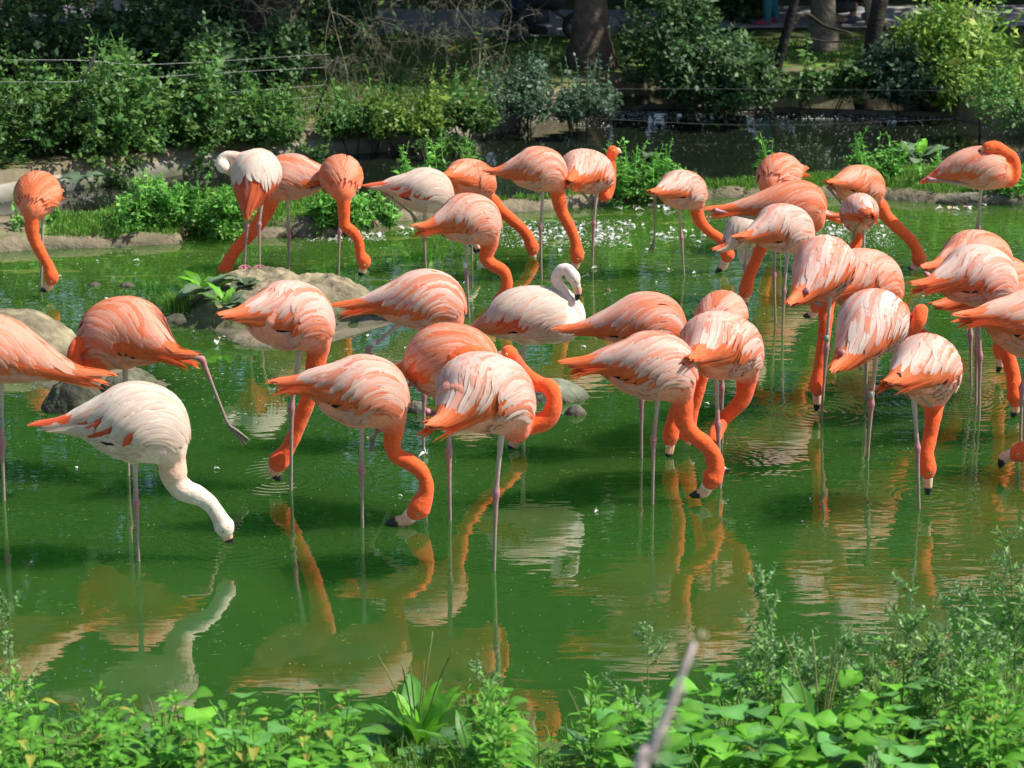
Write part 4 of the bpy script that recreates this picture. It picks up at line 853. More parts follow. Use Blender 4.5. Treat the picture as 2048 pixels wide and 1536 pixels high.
rng = np.random.default_rng(8)
idx = np.where((DB < -.36) & (DB > -1.6) & (XY[:, 0] < 1.2))[0]; n = 9000; pk = idx[rng.integers(0, len(idx), n)]
V, F, C = leaf_cloud(np.column_stack([XY[pk]+rng.uniform(-.03, .03, (n, 2)), Z_[pk]+.10*rng.random(n)**2]), .04, GM, rng, up=1.0); put('creeping_ground_cover', MB().add(V, F, C).mesh('creeping_ground_cover', smooth=False), M_LEAF, kind='stuff')
# trailing sprays that hang down over the concrete here and there
for k, (px, py) in enumerate([(430, 316), (250, 330), (640, 300), (905, 268), (860, 280)]):
    p_ = gnd(px, py, .17); bush('trailing_spray', 'leafy spray trailing over the concrete edge, '+['below the preening white bird', 'left stretch', 'above the facing salmon bird', 'near its far end', 'below the bright little bush'][k], 'creeper', [(p_[0], p_[1], .12, .22, .12, .13)], 420, .034, GM, 880+k, stems=2)

# ------------------------------------------------------------------ trees
def tree(name, label, x, D, tr, H, lobes, n, size, cols, seed, lean=0.0, limbs=7, barkc=(.13, .10, .075)):
    rng = np.random.default_rng(seed); z = zg(x, D); e = empty(name, (x, D, z), label=label, cat='tree', group=None); base = np.array([x, D, z])
    pts = np.array([[0, 0, -.1], [0, 0, .25], [lean*.3, .02, .9], [lean*.8, .05, 2.2], [lean*1.3, .1, H*.55], [lean*1.5, .1, H*.8]])+base
    P_ = crom(pts, 40); zz = P_[:, 2]-z; R = tr*(1+.9*np.exp(-np.maximum(zz, 0)/.16))*(1-.75*np.clip(zz/(H*.8), 0, 1)); V, F, uv = tube(P_, R, 20)
    V = V+nrm(V-base*[1, 1, 0]-V*[0, 0, 1])*((fbm(V*[1, 1, .25], 11, seed, 3)-.5)*tr*.45)[:, None]
    put('trunk', MB().add(V, F, np.array(barkc)*(.7+.6*fbm(V, 5, seed, 3)[:, None]), uv).mesh('trunk', base), M_BARK, e)
    lb = MB(); A = np.array(lobes, float)
    for l in A:
        for i in range(max(1, limbs//len(A))):
            k = rng.uniform(.45, 1); q = P_[int(k*39)]; tp = l[:3]+base+rng.uniform(-.6, .6, 3)*l[3:]
            V, F, uv = tube(crom([q, lerp(q, tp, .5)+rng.uniform(-.3, .3, 3), tp], 12), np.linspace(tr*.42, .015, 12), 7); lb.add(V, F, barkc, uv)
    put('limbs', lb.mesh('limbs', base), M_BARK, e)
    A2 = A.copy(); A2[:, :3] += base; P, k, nc = lobe_points(A2, n, rng, 40, .6); ccol = cols[rng.integers(0, len(cols), nc)]
    V, F, C = leaf_cloud(P, size, cols, rng, up=.5, clumpcol=ccol[k]); put('crown', MB().add(V, F, C).mesh('crown', base, smooth=False), M_LEAFD, e, kind='stuff')
    return e
def wx(px, D): return (px-1024)/FPX*(D*cos(PITCH)+CAM_H*sin(PITCH))
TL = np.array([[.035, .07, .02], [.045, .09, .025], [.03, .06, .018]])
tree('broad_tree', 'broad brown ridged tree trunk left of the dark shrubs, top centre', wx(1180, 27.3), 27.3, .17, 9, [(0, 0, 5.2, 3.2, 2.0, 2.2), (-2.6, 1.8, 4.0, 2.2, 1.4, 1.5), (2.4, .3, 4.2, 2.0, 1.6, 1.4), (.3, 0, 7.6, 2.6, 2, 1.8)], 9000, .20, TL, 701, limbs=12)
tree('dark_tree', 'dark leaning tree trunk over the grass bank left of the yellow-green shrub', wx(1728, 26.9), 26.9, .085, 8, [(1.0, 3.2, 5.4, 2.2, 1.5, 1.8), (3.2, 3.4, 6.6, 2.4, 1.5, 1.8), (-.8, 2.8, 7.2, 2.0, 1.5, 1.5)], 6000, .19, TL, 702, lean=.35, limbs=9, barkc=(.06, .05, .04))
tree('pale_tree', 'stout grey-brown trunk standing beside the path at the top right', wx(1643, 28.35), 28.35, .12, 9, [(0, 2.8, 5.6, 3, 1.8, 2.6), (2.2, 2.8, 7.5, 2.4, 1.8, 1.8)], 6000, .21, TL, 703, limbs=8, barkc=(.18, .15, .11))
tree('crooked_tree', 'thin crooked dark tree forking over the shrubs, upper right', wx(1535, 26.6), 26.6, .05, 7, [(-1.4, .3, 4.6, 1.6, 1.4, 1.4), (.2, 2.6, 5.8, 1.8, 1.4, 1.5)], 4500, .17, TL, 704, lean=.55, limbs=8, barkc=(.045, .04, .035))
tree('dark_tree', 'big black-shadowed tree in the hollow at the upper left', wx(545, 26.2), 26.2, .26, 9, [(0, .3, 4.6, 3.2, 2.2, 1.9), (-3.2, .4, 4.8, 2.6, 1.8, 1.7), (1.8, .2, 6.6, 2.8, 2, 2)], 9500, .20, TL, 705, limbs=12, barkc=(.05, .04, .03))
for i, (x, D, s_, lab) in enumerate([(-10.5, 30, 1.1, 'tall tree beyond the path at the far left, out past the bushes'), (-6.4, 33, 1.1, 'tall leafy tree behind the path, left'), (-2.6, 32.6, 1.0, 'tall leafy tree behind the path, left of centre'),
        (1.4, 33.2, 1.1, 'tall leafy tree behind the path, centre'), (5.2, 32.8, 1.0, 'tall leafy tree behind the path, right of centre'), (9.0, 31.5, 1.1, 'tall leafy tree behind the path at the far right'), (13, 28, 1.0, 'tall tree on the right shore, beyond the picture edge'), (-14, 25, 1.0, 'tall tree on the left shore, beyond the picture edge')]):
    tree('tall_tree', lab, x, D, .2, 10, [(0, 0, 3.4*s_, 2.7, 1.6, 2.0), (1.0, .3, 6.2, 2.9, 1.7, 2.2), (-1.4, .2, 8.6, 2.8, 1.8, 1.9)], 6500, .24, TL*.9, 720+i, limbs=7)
# long bare branch crossing over the lawn
def branch(label, pts, r, c=(.05, .045, .035), name='fallen_branch'):
    P = np.array([at(*p) for p in pts]); V, F, uv = tube(crom(P, 24), np.linspace(r, r*.4, 24), 7); return put(name, MB().add(V, F, c, uv).mesh(name), M_BARK, label=label, cat='branch')
branch('dark arching branch with few leaves crossing above the sunlit lawn', [(1560, 95, 26.6), (1605, 30, 26.7), (1650, 52, 26.8), (1700, 66, 26.8)], .03)
branch('lower thin dark branch stretching across the grass bank', [(1545, 78, 26.7), (1600, 74, 26.7), (1660, 84, 26.8), (1720, 78, 26.85)], .015)
branch('curved black root hanging over the concrete edge, longer one', [(962, 250, 24.6), (975, 258, 24.4), (985, 268, 24.2), (989, 278, 24.1)], .016, name='root')
branch('curved black root hanging over the concrete edge, shorter one', [(1018, 243, 24.9), (1030, 250, 24.8), (1040, 262, 24.6)], .010, name='root')
# ---- dry twiggy shrub
def twig_shrub(label, px, py, D, H, W_, seed, n=15):
    rng = np.random.default_rng(seed); x = wx(px, D); b0 = np.array([x, D, zg(x, D)]); mb = MB(); col_ = np.array([.27, .25, .17])
    e = empty('dry_shrub', b0, label=label, cat='shrub')
    def grow(p, d, L, r, lev):
        k = 5; pts = [p]; dd = d
        for i in range(k): dd = nrm(dd+rng.standard_normal(3)*.16+np.array([0, 0, -.05*lev])); pts.append(pts[-1]+dd*L/k)
        V, F, uv = tube(np.array(pts), np.linspace(r, r*.55, k+1), 4 if lev else 6, cap=False); mb.add(V, F, col_*rng.uniform(.6, 1.4), uv)
        if lev < 3:
            for i in range(5 if lev < 2 else 5):
                q = pts[rng.integers(1, k+1)]; grow(q, nrm(dd+rng.standard_normal(3)*.75), L*rng.uniform(.35, .6), max(r*.5, .0013), lev+1)
    for i in range(n): grow(b0+np.array([rng.uniform(-W_, W_), rng.uniform(-.4, .4), 0]), nrm([rng.uniform(-.5, .5), rng.uniform(-.3, .3), 1.2]), H*rng.uniform(.6, 1.05), .0045, 0)
    put('twigs', mb.mesh('twigs', b0), M_BARK, e, kind='stuff')
    P, k, nc = lobe_points([(b0[0], b0[1], b0[2]+H*.5, W_, .4, H*.5)], 260, rng, 6); V, F, C = leaf_cloud(P, .05, GM, rng); put('foliage', MB().add(V, F, C).mesh('foliage', b0, smooth=False), M_LEAF, e, kind='stuff'); return e
twig_shrub('bare grey-brown twiggy shrub left of the lawn, top centre-left', 640, 200, 25.6, 1.15, .45, 801, 8)
twig_shrub('wide tangle of dry twigs in front of the brown lawn, top centre', 850, 200, 25.9, 1.15, .75, 802, 8)
m = MB()
V = np.array([[0, 0, 0], [.05, -.02, .03], [.13, 0, .06], [.06, .01, .015]])+at(890, 103, 25.2); m.add(V, [np.array([[0, 1, 2, 3]])], (.45, .38, .02)); put('yellow_leaf', m.mesh('yellow_leaf'), M_LEAF, label='single yellow leaf caught in the dry twigs at the top', cat='leaf')
# ---- wire fence
M_WIRE = attr_mat('white_fence_wire', .4, 30, .2); M_POST = attr_mat('dark_stake', .8, 30, .3, bump=.003)
def fence(label, posts, wires, pc=(.03, .028, .025), wc=(.42, .43, .41), wr=.0024):
    b0 = at(*posts[0][:2], posts[0][4]); e = empty('wire_fence', b0, label=label, cat='fence')
    for (x0, y0, x1, y1, D) in posts:
        A, Bq = at(x0, y0, D), at(x1, y1, D); V, F, uv = tube([A+(A-Bq)*.15, A, lerp(A, Bq, .5), Bq], .012, 6); put('post', MB().add(V, F, pc, uv).mesh('post', b0), M_POST, e)
    for w_ in wires:
        V, F, uv = tube(crom([at(*p) for p in w_], 24), np.linspace(wr*1.2, wr*.45, 24), 5); put('wire', MB().add(V, F, wc, uv).mesh('wire', b0), M_WIRE, e)
fence('white stranded wire fence with dark leaning stakes in front of the left bushes', [(112, 296, 192, 105, 22.2), (636, 216, 676, 112, 24.2), (-380, 320, -330, 110, 21.6)],
      [[(-350, 122, 21.6), (0, 120, 22.0), (182, 121, 22.2), (300, 129, 22.7), (660, 108, 24.2)], [(-350, 172, 21.6), (0, 164, 22.0), (160, 163, 22.2), (420, 147, 23.2), (655, 134, 24.2)],
       [(-350, 216, 21.6), (0, 208, 22.0), (148, 204, 22.2), (420, 187, 23.2), (652, 170, 24.2)], [(-350, 256, 21.6), (0, 246, 22.0), (135, 234, 22.2), (420, 212, 23.2), (645, 192, 24.2)], [(-350, 282, 21.6), (0, 283, 22.0), (120, 272, 22.2), (420, 252, 23.2), (640, 212, 24.2)]])
fence('very thin wires strung low across the black pond', [(1055, 246, 1062, 170, 24.6), (1960, 262, 1962, 190, 24.4)], [[(1060, 178, 24.6), (1500, 178, 24.5), (1961, 182, 24.4)], [(1058, 229, 24.6), (1500, 250, 24.5), (1960, 236, 24.4)]], wc=(.2, .21, .20), wr=.0013)
# ------------------------------------------------------------------ people and pushchairs on the path
M_SKINP = attr_mat('human_skin', .5, 30, .08); M_CLOTH = attr_mat('cloth', .9, 40, .15, bump=.002, bscale=120)
M_RUB = attr_mat('rubber', .7, 30, .2); M_METAL = attr_mat('painted_tube', .35, 30, .1)
TMPP = []
def person(label, px, py, head_dir, stride, top_c, leg_c, shoe_c, hair_c, bare=0.0, skirt=False, h=1.72, arm=0):
    """head_dir: +1 walks to the right; the body is one remeshed skin, clothes and hair go over it"""
    f = gnd(px, py, .40); b0 = np.array([f[0], f[1], zg(f[0], f[1])+.02]); s = h/1.72; a = head_dir
    def p(x, y, z): return b0+np.array([x*a, y, z])*s
    hip = [p(0, -.09, .92), p(0, .09, .92)]; st = stride
    knee = [p(st*.55+.03, -.10, .50), p(-st*.35+.03, .10, .48)]; ank = [p(st*.95, -.10, .09), p(-st*1.0, .10, .12)]
    sh = [p(.02, -.19, 1.42), p(.02, .19, 1.42)]; el = [p(.10, -.24, 1.15), p(.06, .24, 1.14)]; wr = [p(.38 if arm else .22, -.20, 1.02), p(.38 if arm else .10, .20, .98)]
    limbs = []
    for i in (0, 1):
        limbs.append((crom([hip[i]+[0, 0, .05*s], hip[i], lerp(hip[i], knee[i], .5), knee[i], lerp(knee[i], ank[i], .35), ank[i], ank[i]-[0, 0, .05*s]], 24), np.interp(np.linspace(0, 1, 24), [0, .15, .3, .52, .68, .92, 1], [.10, .095, .082, .055, .058, .036, .035])*s))
        limbs.append((crom([sh[i], lerp(sh[i], el[i], .5), el[i], lerp(el[i], wr[i], .4), wr[i]], 18), np.interp(np.linspace(0, 1, 18), [0, .25, .5, .62, 1], [.055, .048, .038, .038, .025])*s))
        d = nrm(wr[i]-el[i]); pm = wr[i]+d*.06*s; limbs.append((np.array([wr[i], lerp(wr[i], pm, .5), pm]), np.array([.026, .034, .03])*s))
        for q in range(4): fi = pm+d*(.075-.01*abs(q-1.5))*s+np.array([0, (q-1.5)*.019, -.02])*s; limbs.append((np.array([pm+np.array([0, (q-1.5)*.015*s, 0]), lerp(pm, fi, .6), fi]), np.array([.011, .010, .008])*s))
        th = wr[i]+d*.05*s+np.array([.03*a, 0, .035])*s; limbs.append((np.array([wr[i]+d*.02*s, lerp(wr[i], th, .5), th]), np.array([.014, .012, .009])*s))
        limbs.append((np.array([ank[i]-[0, 0, .03*s], ank[i]+np.array([.08*a, 0, -.055])*s, ank[i]+np.array([.17*a, 0, -.065])*s]), np.array([.036, .036, .024])*s))
    limbs.append((crom([p(0, 0, .90), p(0, 0, 1.05), p(.01, 0, 1.22), p(.02, 0, 1.38), p(.01, 0, 1.46), p(.02, 0, 1.53), p(.03, 0, 1.60)], 30), np.interp(np.linspace(0, 1, 30), [0, .2, .45, .7, .82, .9, 1], [.15, .135, .14, .16, .09, .055, .06])*s))
    limbs.append((np.array([p(.03, 0, 1.56), p(.035, 0, 1.62), p(.03, 0, 1.68)]), np.array([.07, .088, .07])*s)); limbs.append((np.array([p(.10, 0, 1.60), p(.135, 0, 1.60)]), np.array([.02, .012])*s))
    mb = MB()
    for P, R in limbs: V, F, uv = tube(P, R, 12); mb.add(V, F)
    o = bpy.data.objects.new('tmp', mb.mesh('tmp')); COL.objects.link(o); m = o.modifiers.new('r', 'REMESH'); m.mode = 'VOXEL'; m.voxel_size = .014; m.use_smooth_shade = True; q = o.modifiers.new('s', 'SMOOTH'); q.iterations = 2
    e = empty('person', b0, label=label, cat='person'); TMPP.append((o, e, b0))
    cut = 24 if not bare else int(24*bare); tr = MB()
    for i in (0, 2):
        pass
    for k in (0, 1):
        P, R = limbs[k*(len(limbs)-2)//2] if False else [l for l in limbs if len(l[0]) == 24][k]; V, F, uv = tube(P[:cut], R[:cut]+.014, 14); tr.add(V, F, leg_c, uv)
    V, F, uv = tube(np.array([p(0, 0, .82), p(0, 0, .92), p(0, 0, 1.04)]), np.array([.14, .165, .15])*s, 16, .95); tr.add(V, F, leg_c, uv); put('trousers', tr.mesh('trousers', b0), M_CLOTH, e)
    tp = MB(); P, R = [l for l in limbs if len(l[0]) == 30][0]; V, F, uv = tube(P[2:24], R[2:24]+.02, 16, 1.15); tp.add(V, F, top_c, uv)
    for P, R in [l for l in limbs if len(l[0]) == 18]: V, F, uv = tube(P[:12], R[:12]+.016, 10); tp.add(V, F, top_c, uv)
    put('jacket', tp.mesh('jacket', b0), M_CLOTH, e)
    hr = MB(); V, F = ICO[3]; V = V*np.array([.10, .092, .10])*s+p(.012, 0, 1.665); keep = V; hr.add(V, [F], hair_c); put('hair', hr.mesh('hair', b0), M_CLOTH, e)
    for i in (0, 1):
        V, F, uv = tube(np.array([ank[i]+np.array([-.06*a, 0, -.05])*s, ank[i]+np.array([-.02*a, 0, -.045])*s, ank[i]+np.array([.08*a, 0, -.055])*s, ank[i]+np.array([.17*a, 0, -.065])*s, ank[i]+np.array([.20*a, 0, -.07])*s]), np.array([.02, .047, .046, .036, .012])*s, 10); put('shoe', MB().add(V, F, shoe_c, uv).mesh('shoe', b0), M_CLOTH, e)
    return e
def people_done():
    dg = bpy.context.evaluated_depsgraph_get(); dg.update(); L_ = [(bpy.data.meshes.new_from_object(o.evaluated_get(dg)), e, b0) for o, e, b0 in TMPP]
    for (me, e, b0) in L_:
        n = len(me.vertices); co = np.empty(n*3, np.float32); me.vertices.foreach_get('co', co); co = co.reshape(-1, 3)-b0; me.vertices.foreach_set('co', co.ravel().astype(np.float32))
        ca = me.color_attributes.new('col', 'FLOAT_COLOR', 'POINT'); ca.data.foreach_set('color', np.tile(np.array([.55, .32, .22, 1], np.float32), n)); me.update(); me.materials.clear(); me.name = 'body'; put('body', me, M_SKINP, e)
    for o, e, b0 in TMPP: d = o.data; bpy.data.objects.remove(o); bpy.data.meshes.remove(d)
person('person in blue jeans and grey coat pushing the black pushchair on the path', 1040, 46, 1, .10, (.20, .20, .21), (.035, .06, .13), (.03, .03, .03), (.06, .04, .02), arm=1)
person('person in khaki trousers and red top walking beside the red-wheeled pushchair', 1700, 34, 1, .22, (.45, .03, .03), (.38, .29, .20), (.35, .25, .15), (.10, .06, .03), arm=1)
person('bare-legged person in navy shorts and grey shoes at the top right', 1732, 26, -1, .16, (.30, .24, .36), (.02, .03, .09), (.10, .12, .16), (.05, .03, .02), bare=.45)
person('small figure in turquoise clothes half hidden behind the crooked tree', 1543, 30, -1, .08, (.03, .25, .30), (.03, .17, .21), (.35, .05, .08), (.20, .12, .05), h=1.15)
person('walker in pale clothes glimpsed above the bushes at the top left', 222, 42, 1, .12, (.50, .47, .48), (.45, .42, .38), (.5, .5, .5), (.3, .25, .2))
people_done()
def torus(mb, c, R, r, axis, col_, n=28, m_=8):
    a = np.linspace(0, 2*pi, n, endpoint=False); u = nrm(np.cross(axis, [0, 0, 1])) ; v = nrm(np.cross(axis, u)); P = c+R*(np.cos(a)[:, None]*u+np.sin(a)[:, None]*v)
    rad = nrm(P-c); b_ = np.linspace(0, 2*pi, m_, endpoint=False); V = (P[:, None]+r*(np.cos(b_)[None, :, None]*rad[:, None]+np.sin(b_)[None, :, None]*np.asarray(axis)[None, None])).reshape(-1, 3)
    i = np.arange(n)[:, None]; j = np.arange(m_)[None]; Q = np.stack([i*m_+j, ((i+1) % n)*m_+j, ((i+1) % n)*m_+(j+1) % m_, i*m_+(j+1) % m_], -1).reshape(-1, 4); mb.add(V, [Q], col_)
def pushchair(label, px, py, wheel_r, fc, rc, seatc, s=1.0, d=1):
    f = gnd(px, py, .42); b0 = np.array([f[0], f[1], zg(f[0], f[1])+.02]); e = empty('pushchair', b0, label=label, cat='pushchair'); ax = np.array([0, 1.0, 0]); p = lambda x, y, z: b0+np.array([x*d, y, z])*s
    for (x, y, r) in ((.36, 0, wheel_r), (-.28, -.27, wheel_r), (-.28, .27, wheel_r)):
        c = p(x, y, r); mb = MB(); torus(mb, c, (r-.025)*s, .026*s, ax, (.012, .012, .012)); w_ = put('wheel', mb.mesh('wheel', b0), M_RUB, e)
        mb = MB(); torus(mb, c, (r-.06)*s, .008*s, ax, rc, 24, 6); ball(mb, c, .03*s, rc, 1)
        for k in range(5): t = k*2*pi/5; V, F, uv = tube(np.array([c, c+np.array([cos(t), 0, sin(t)])*(r-.05)*s]), .008*s, 5); mb.add(V, F, rc, uv)
        put('rim', mb.mesh('rim', b0), M_METAL, w_)
    for nm, pts in (('frame', [[p(.36, 0, .15), p(-.05, 0, .42), p(-.62, 0, 1.02)], [p(-.28, -.25, .14), p(.1, -.2, .45), p(-.1, -.22, .75)], [p(-.28, .25, .14), p(.1, .2, .45), p(-.1, .22, .75)], [p(-.28, -.27, .14), p(-.28, .27, .14)], [p(-.62, -.25, 1.02), p(-.62, .25, 1.02)]]),):
        mb = MB()
        for q in pts: V, F, uv = tube(np.array(q), .016*s, 7); mb.add(V, F, fc, uv)
        put(nm, mb.mesh(nm, b0), M_METAL, e)
    mb = MB(); V, F, uv = tube(crom([p(.25, 0, .42), p(.12, 0, .44), p(-.08, 0, .46), p(-.24, 0, .66), p(-.34, 0, .92)], 14), np.array([.06]+[.13]*12+[.06])*s, 12, 1.5); put('seat', mb.add(V, F, seatc, uv).mesh('seat', b0), M_CLOTH, e)
    mb = MB(); V, F, uv = tube(crom([p(.02, 0, .98), p(-.16, 0, 1.08), p(-.36, 0, 1.0)], 10), np.array([.10, .2, .23, .25, .25, .25, .25, .24, .22, .18])*s, 14, 1.0); put('hood', mb.add(V, F, seatc, uv).mesh('hood', b0), M_CLOTH, e)
    mb = MB(); V, F, uv = tube(np.array([p(.08, 0, .27), p(-.22, 0, .24)]), np.array([.09, .1])*s, 10, 1.8); put('basket', mb.add(V, F, (.05, .05, .055), uv).mesh('basket', b0), M_CLOTH, e)
pushchair('black three-wheeled pushchair with a thick air tyre on the path', 1082, 54, .145, (.03, .03, .03), (.10, .10, .10), (.03, .03, .035))
pushchair('pushchair with small red-rimmed wheels at the top right', 1696, 30, .085, (.04, .04, .04), (.5, .02, .03), (.05, .05, .07), .8)

# ------------------------------------------------------------------ the flamingos
make_birds()
# small black and white duck half hidden behind the neck of a flamingo
def duck():
    f = gnd(967, 512); b0 = np.array([f[0], f[1], 0.0]); Y = f[1]; e = empty('duck', b0, label='small white and black duck half hidden behind a curved orange neck', cat='duck')
    W = lambda x, y: at(x, y, Y)
    k = 1/ppm(b0); mb = MB(); V, F, uv = tube(crom([W(938, 488), W(948, 492), W(962, 499), W(976, 504), W(984, 500), W(986, 494), W(987, 488)], 30), np.interp(np.linspace(0, 1, 30), [0, .15, .4, .65, .8, .9, 1], [2, 9, 13, 11, 6, 5, 7])*k, 14)
    c = np.where(V[:, :1]-b0[0] < -.045, np.array([[.02, .02, .02]]), np.where(V[:, :1]-b0[0] > .045, np.array([[.06, .02, .015]]), np.array([[.80, .79, .76]]))); mb.add(V, F, c, uv); put('body', mb.mesh('body', b0), M_BODY, e)
    V, F, uv = tube(np.array([W(988, 489), W(994, 492), W(999, 494)]), np.array([3.5, 3, 1])*k, 8); put('bill', MB().add(V, F, (.03, .03, .03), uv).mesh('bill', b0), M_BILL, e)
duck()
# ------------------------------------------------------------------ floating down
M_DOWN = attr_mat('white_down', .9, 60, .1, spec=.2, trans=.25)
def down_mesh(seed, tint):
    rng = np.random.default_rng(seed); mb = MB(); n = 9; t = np.linspace(0, 1, n); P = np.stack([t*.05, .006*np.sin(t*3), .004+.012*np.sin(t*pi)*rng.uniform(.3, 1)], 1); wd = .012*np.sin(pi*t**.7)+.0008
    L = P+np.stack([np.zeros(n), wd, .35*wd], 1); R = P-np.stack([np.zeros(n), wd, -.35*wd], 1); V = np.stack([L, P, R], 1).reshape(-1, 3)
    q = np.array([[i*3, i*3+1, i*3+4, i*3+3] for i in range(n-1)]+[[i*3+1, i*3+2, i*3+5, i*3+4] for i in range(n-1)]); mb.add(V, [q], tint)
    for i in range(7):                       # loose barbs curling up
        b0 = P[rng.integers(0, 5)]; d = np.array([rng.uniform(-.4, .4), rng.uniform(-1, 1), rng.uniform(.4, 1.2)]); d = d/np.linalg.norm(d)*rng.uniform(.012, .026); s = np.array([.0022, 0, 0])
        mb.add(np.array([b0-s, b0+s, b0+d]), [np.array([[0, 1, 2]])], tint)
    return mb.mesh('feather', smooth=False)
DM = [down_mesh(i, c) for i, c in enumerate([(.86, .86, .84), (.84, .82, .80), (.86, .84, .80), (.85, .55, .42)])]
rng = np.random.default_rng(77)
def feathers(n, x0, x1, y0, y1, label, group, s=(.7, 1.3), pink=.06):
    for i in range(n):
        p = gnd(rng.uniform(x0, x1), rng.uniform(y0, y1) if rng.random() < .5 else np.clip(rng.normal((y0+y1)/2, (y1-y0)/5), y0, y1))
        o = put('feather', DM[3] if rng.random() < pink else DM[rng.integers(0, 3)], M_DOWN, loc=(p[0], p[1], .001), label=label, cat='feather', group=group)
        o.rotation_euler = (rng.uniform(-.15, .15), rng.uniform(-.1, .1), rng.uniform(0, 6.28)); o.scale = (rng.uniform(*s),)*3
feathers(74, 1030, 1235, 446, 486, 'white down feather in the dense raft between the two back row birds', 'raft of white down feathers')
feathers(30, 1240, 1420, 436, 500, 'white down feather floating under the bent-leg flamingo in the back row', 'down feathers right of the raft')
feathers(16, 600, 760, 466, 482, 'white down feather in the line along the muddy shore left of centre', 'down feathers along the shore', (.9, 1.7))
feathers(34, 1640, 1780, 428, 492, 'white down feather floating around the small white-backed flamingo', 'down feathers at the upper right')
feathers(9, 1870, 1990, 408, 426, 'white down feather beside the log at the right shore', 'down feathers by the log', (.9, 1.5), .2)
feathers(6, 800, 900, 456, 474, 'white down feather by the green-ringed leg', 'down feathers by the green leg ring', (.9, 1.5))
feathers(12, 1240, 1340, 408, 424, 'white down feather heaped against the shore below the bright herbs', 'down feathers against the shore', (1, 1.8))
feathers(26, 60, 2000, 500, 620, 'single white feather drifting on the open back half of the pond', 'feathers drifting on the back of the pond', (.5, 1.2))
feathers(22, 60, 2000, 640, 1180, 'single white feather drifting on the open front half of the pond', 'feathers drifting on the front of the pond', (.3, .75))
feathers(12, 430, 860, 668, 705, 'white feather lying on the shallow mud flat before the mound', 'feathers on the mud flat', (.5, 1.0), .25)
for (x, y, lab) in ((855, 912, 'white and pink curled feather floating between two legs, centre'), (550, 772, 'white curled feather just below the tail of the front centre flamingo'), (126, 692, 'orange and white feather at the foot of the mound mud, left'), (434, 692, 'orange and white curled feather on the mud edge below the mound')):
    p = gnd(x, y); o = put('feather', DM[0], M_DOWN, loc=(p[0], p[1], .003), label=lab, cat='feather'); o.scale = (1.3, 1.3, 1.6); o.rotation_euler = (0, 0, rng.uniform(0, 6))
# specks of down, duckweed and bubbles: nobody could count them
mb = MB()
def specks(n, x0, x1, y0, y1, cols, smin, smax, asp=1.0, z=.0015, clump=0):
    px = rng.uniform(x0, x1, n); py = y0+(y1-y0)*rng.random(n)
    if clump: cx = rng.uniform(x0, x1, clump); cy = rng.uniform(y0, y1, clump); k = rng.integers(0, clump, n); px = cx[k]+rng.normal(0, 40, n); py = np.clip(cy[k]+rng.normal(0, 8, n), y0, y1)
    C = np.array([gnd(a, b_) for a, b_ in zip(px, py)]); C[:, 2] = z+rng.uniform(0, .0012, n); s = np.exp(rng.uniform(math.log(smin), math.log(smax), n)); a = rng.uniform(0, 2*pi, n) if asp == 1 else rng.normal(0, .25, n)
    u = np.stack([np.cos(a), np.sin(a), np.zeros(n)], 1)*(s*asp)[:, None]; v = np.stack([-np.sin(a), np.cos(a), np.zeros(n)], 1)*s[:, None]*rng.uniform(.5, 1, (n, 1)); up = np.array([0, 0, 1])*(s*.5)[:, None]
    V = np.stack([C-u, C-v*.7, C+u, C+v, C+up*(.6 if asp == 1 else .05)], 1).reshape(-1, 3); k = np.arange(n)[:, None]*5; F = np.vstack([k+np.array([[i, (i+1) % 4, 4]]) for i in range(4)])
    c = np.array(cols)[rng.integers(0, len(cols), n)]*rng.uniform(.6, 1, (n, 1)); mb.add(V, [F], np.repeat(c, 5, 0))
Wt, Yg, Bd = (.8, .82, .78), (.35, .42, .10), (.30, .25, .12)
specks(1500, -50, 2100, 430, 640, [Wt, Wt, Yg], .002, .008); specks(900, -50, 2100, 620, 900, [Wt, Yg, Bd], .0015, .006); specks(1600, -50, 2100, 860, 1470, [Wt, Wt, Yg], .001, .004)
specks(1500, -50, 2100, 430, 600, [Yg, (.22, .32, .06)], .003, .007, 4.5, clump=60); specks(500, -50, 2100, 600, 1300, [Yg, (.2, .3, .06)], .0015, .0035, 5, clump=60)
specks(1300, 0, 860, 640, 830, [Wt, Yg, (.25, .3, .15)], .002, .006, 2, clump=50); specks(700, 1000, 1260, 440, 495, [Wt], .004, .011); specks(500, 1630, 1790, 425, 495, [Wt], .003, .009); specks(160, 590, 770, 465, 482, [Wt], .005, .014)
put('floating_down_specks', mb.mesh('floating_down_specks', smooth=False), M_DOWN, kind='stuff')
mb = MB(); specks(260, 1090, 1930, 240, 330, [Wt], .002, .005); specks(420, 1090, 1930, 232, 300, [Wt], .002, .006, 2, clump=26); specks(900, 1200, 1930, 224, 238, [Wt], .006, .016, clump=30); specks(300, 1060, 1340, 226, 256, [Wt], .005, .014, clump=20); specks(250, 0, 440, 384, 408, [Wt], .003, .007); specks(250, 1500, 2040, 250, 345, [Wt], .004, .009)
put('foam_specks', mb.mesh('foam_specks', smooth=False), M_DOWN, kind='stuff')
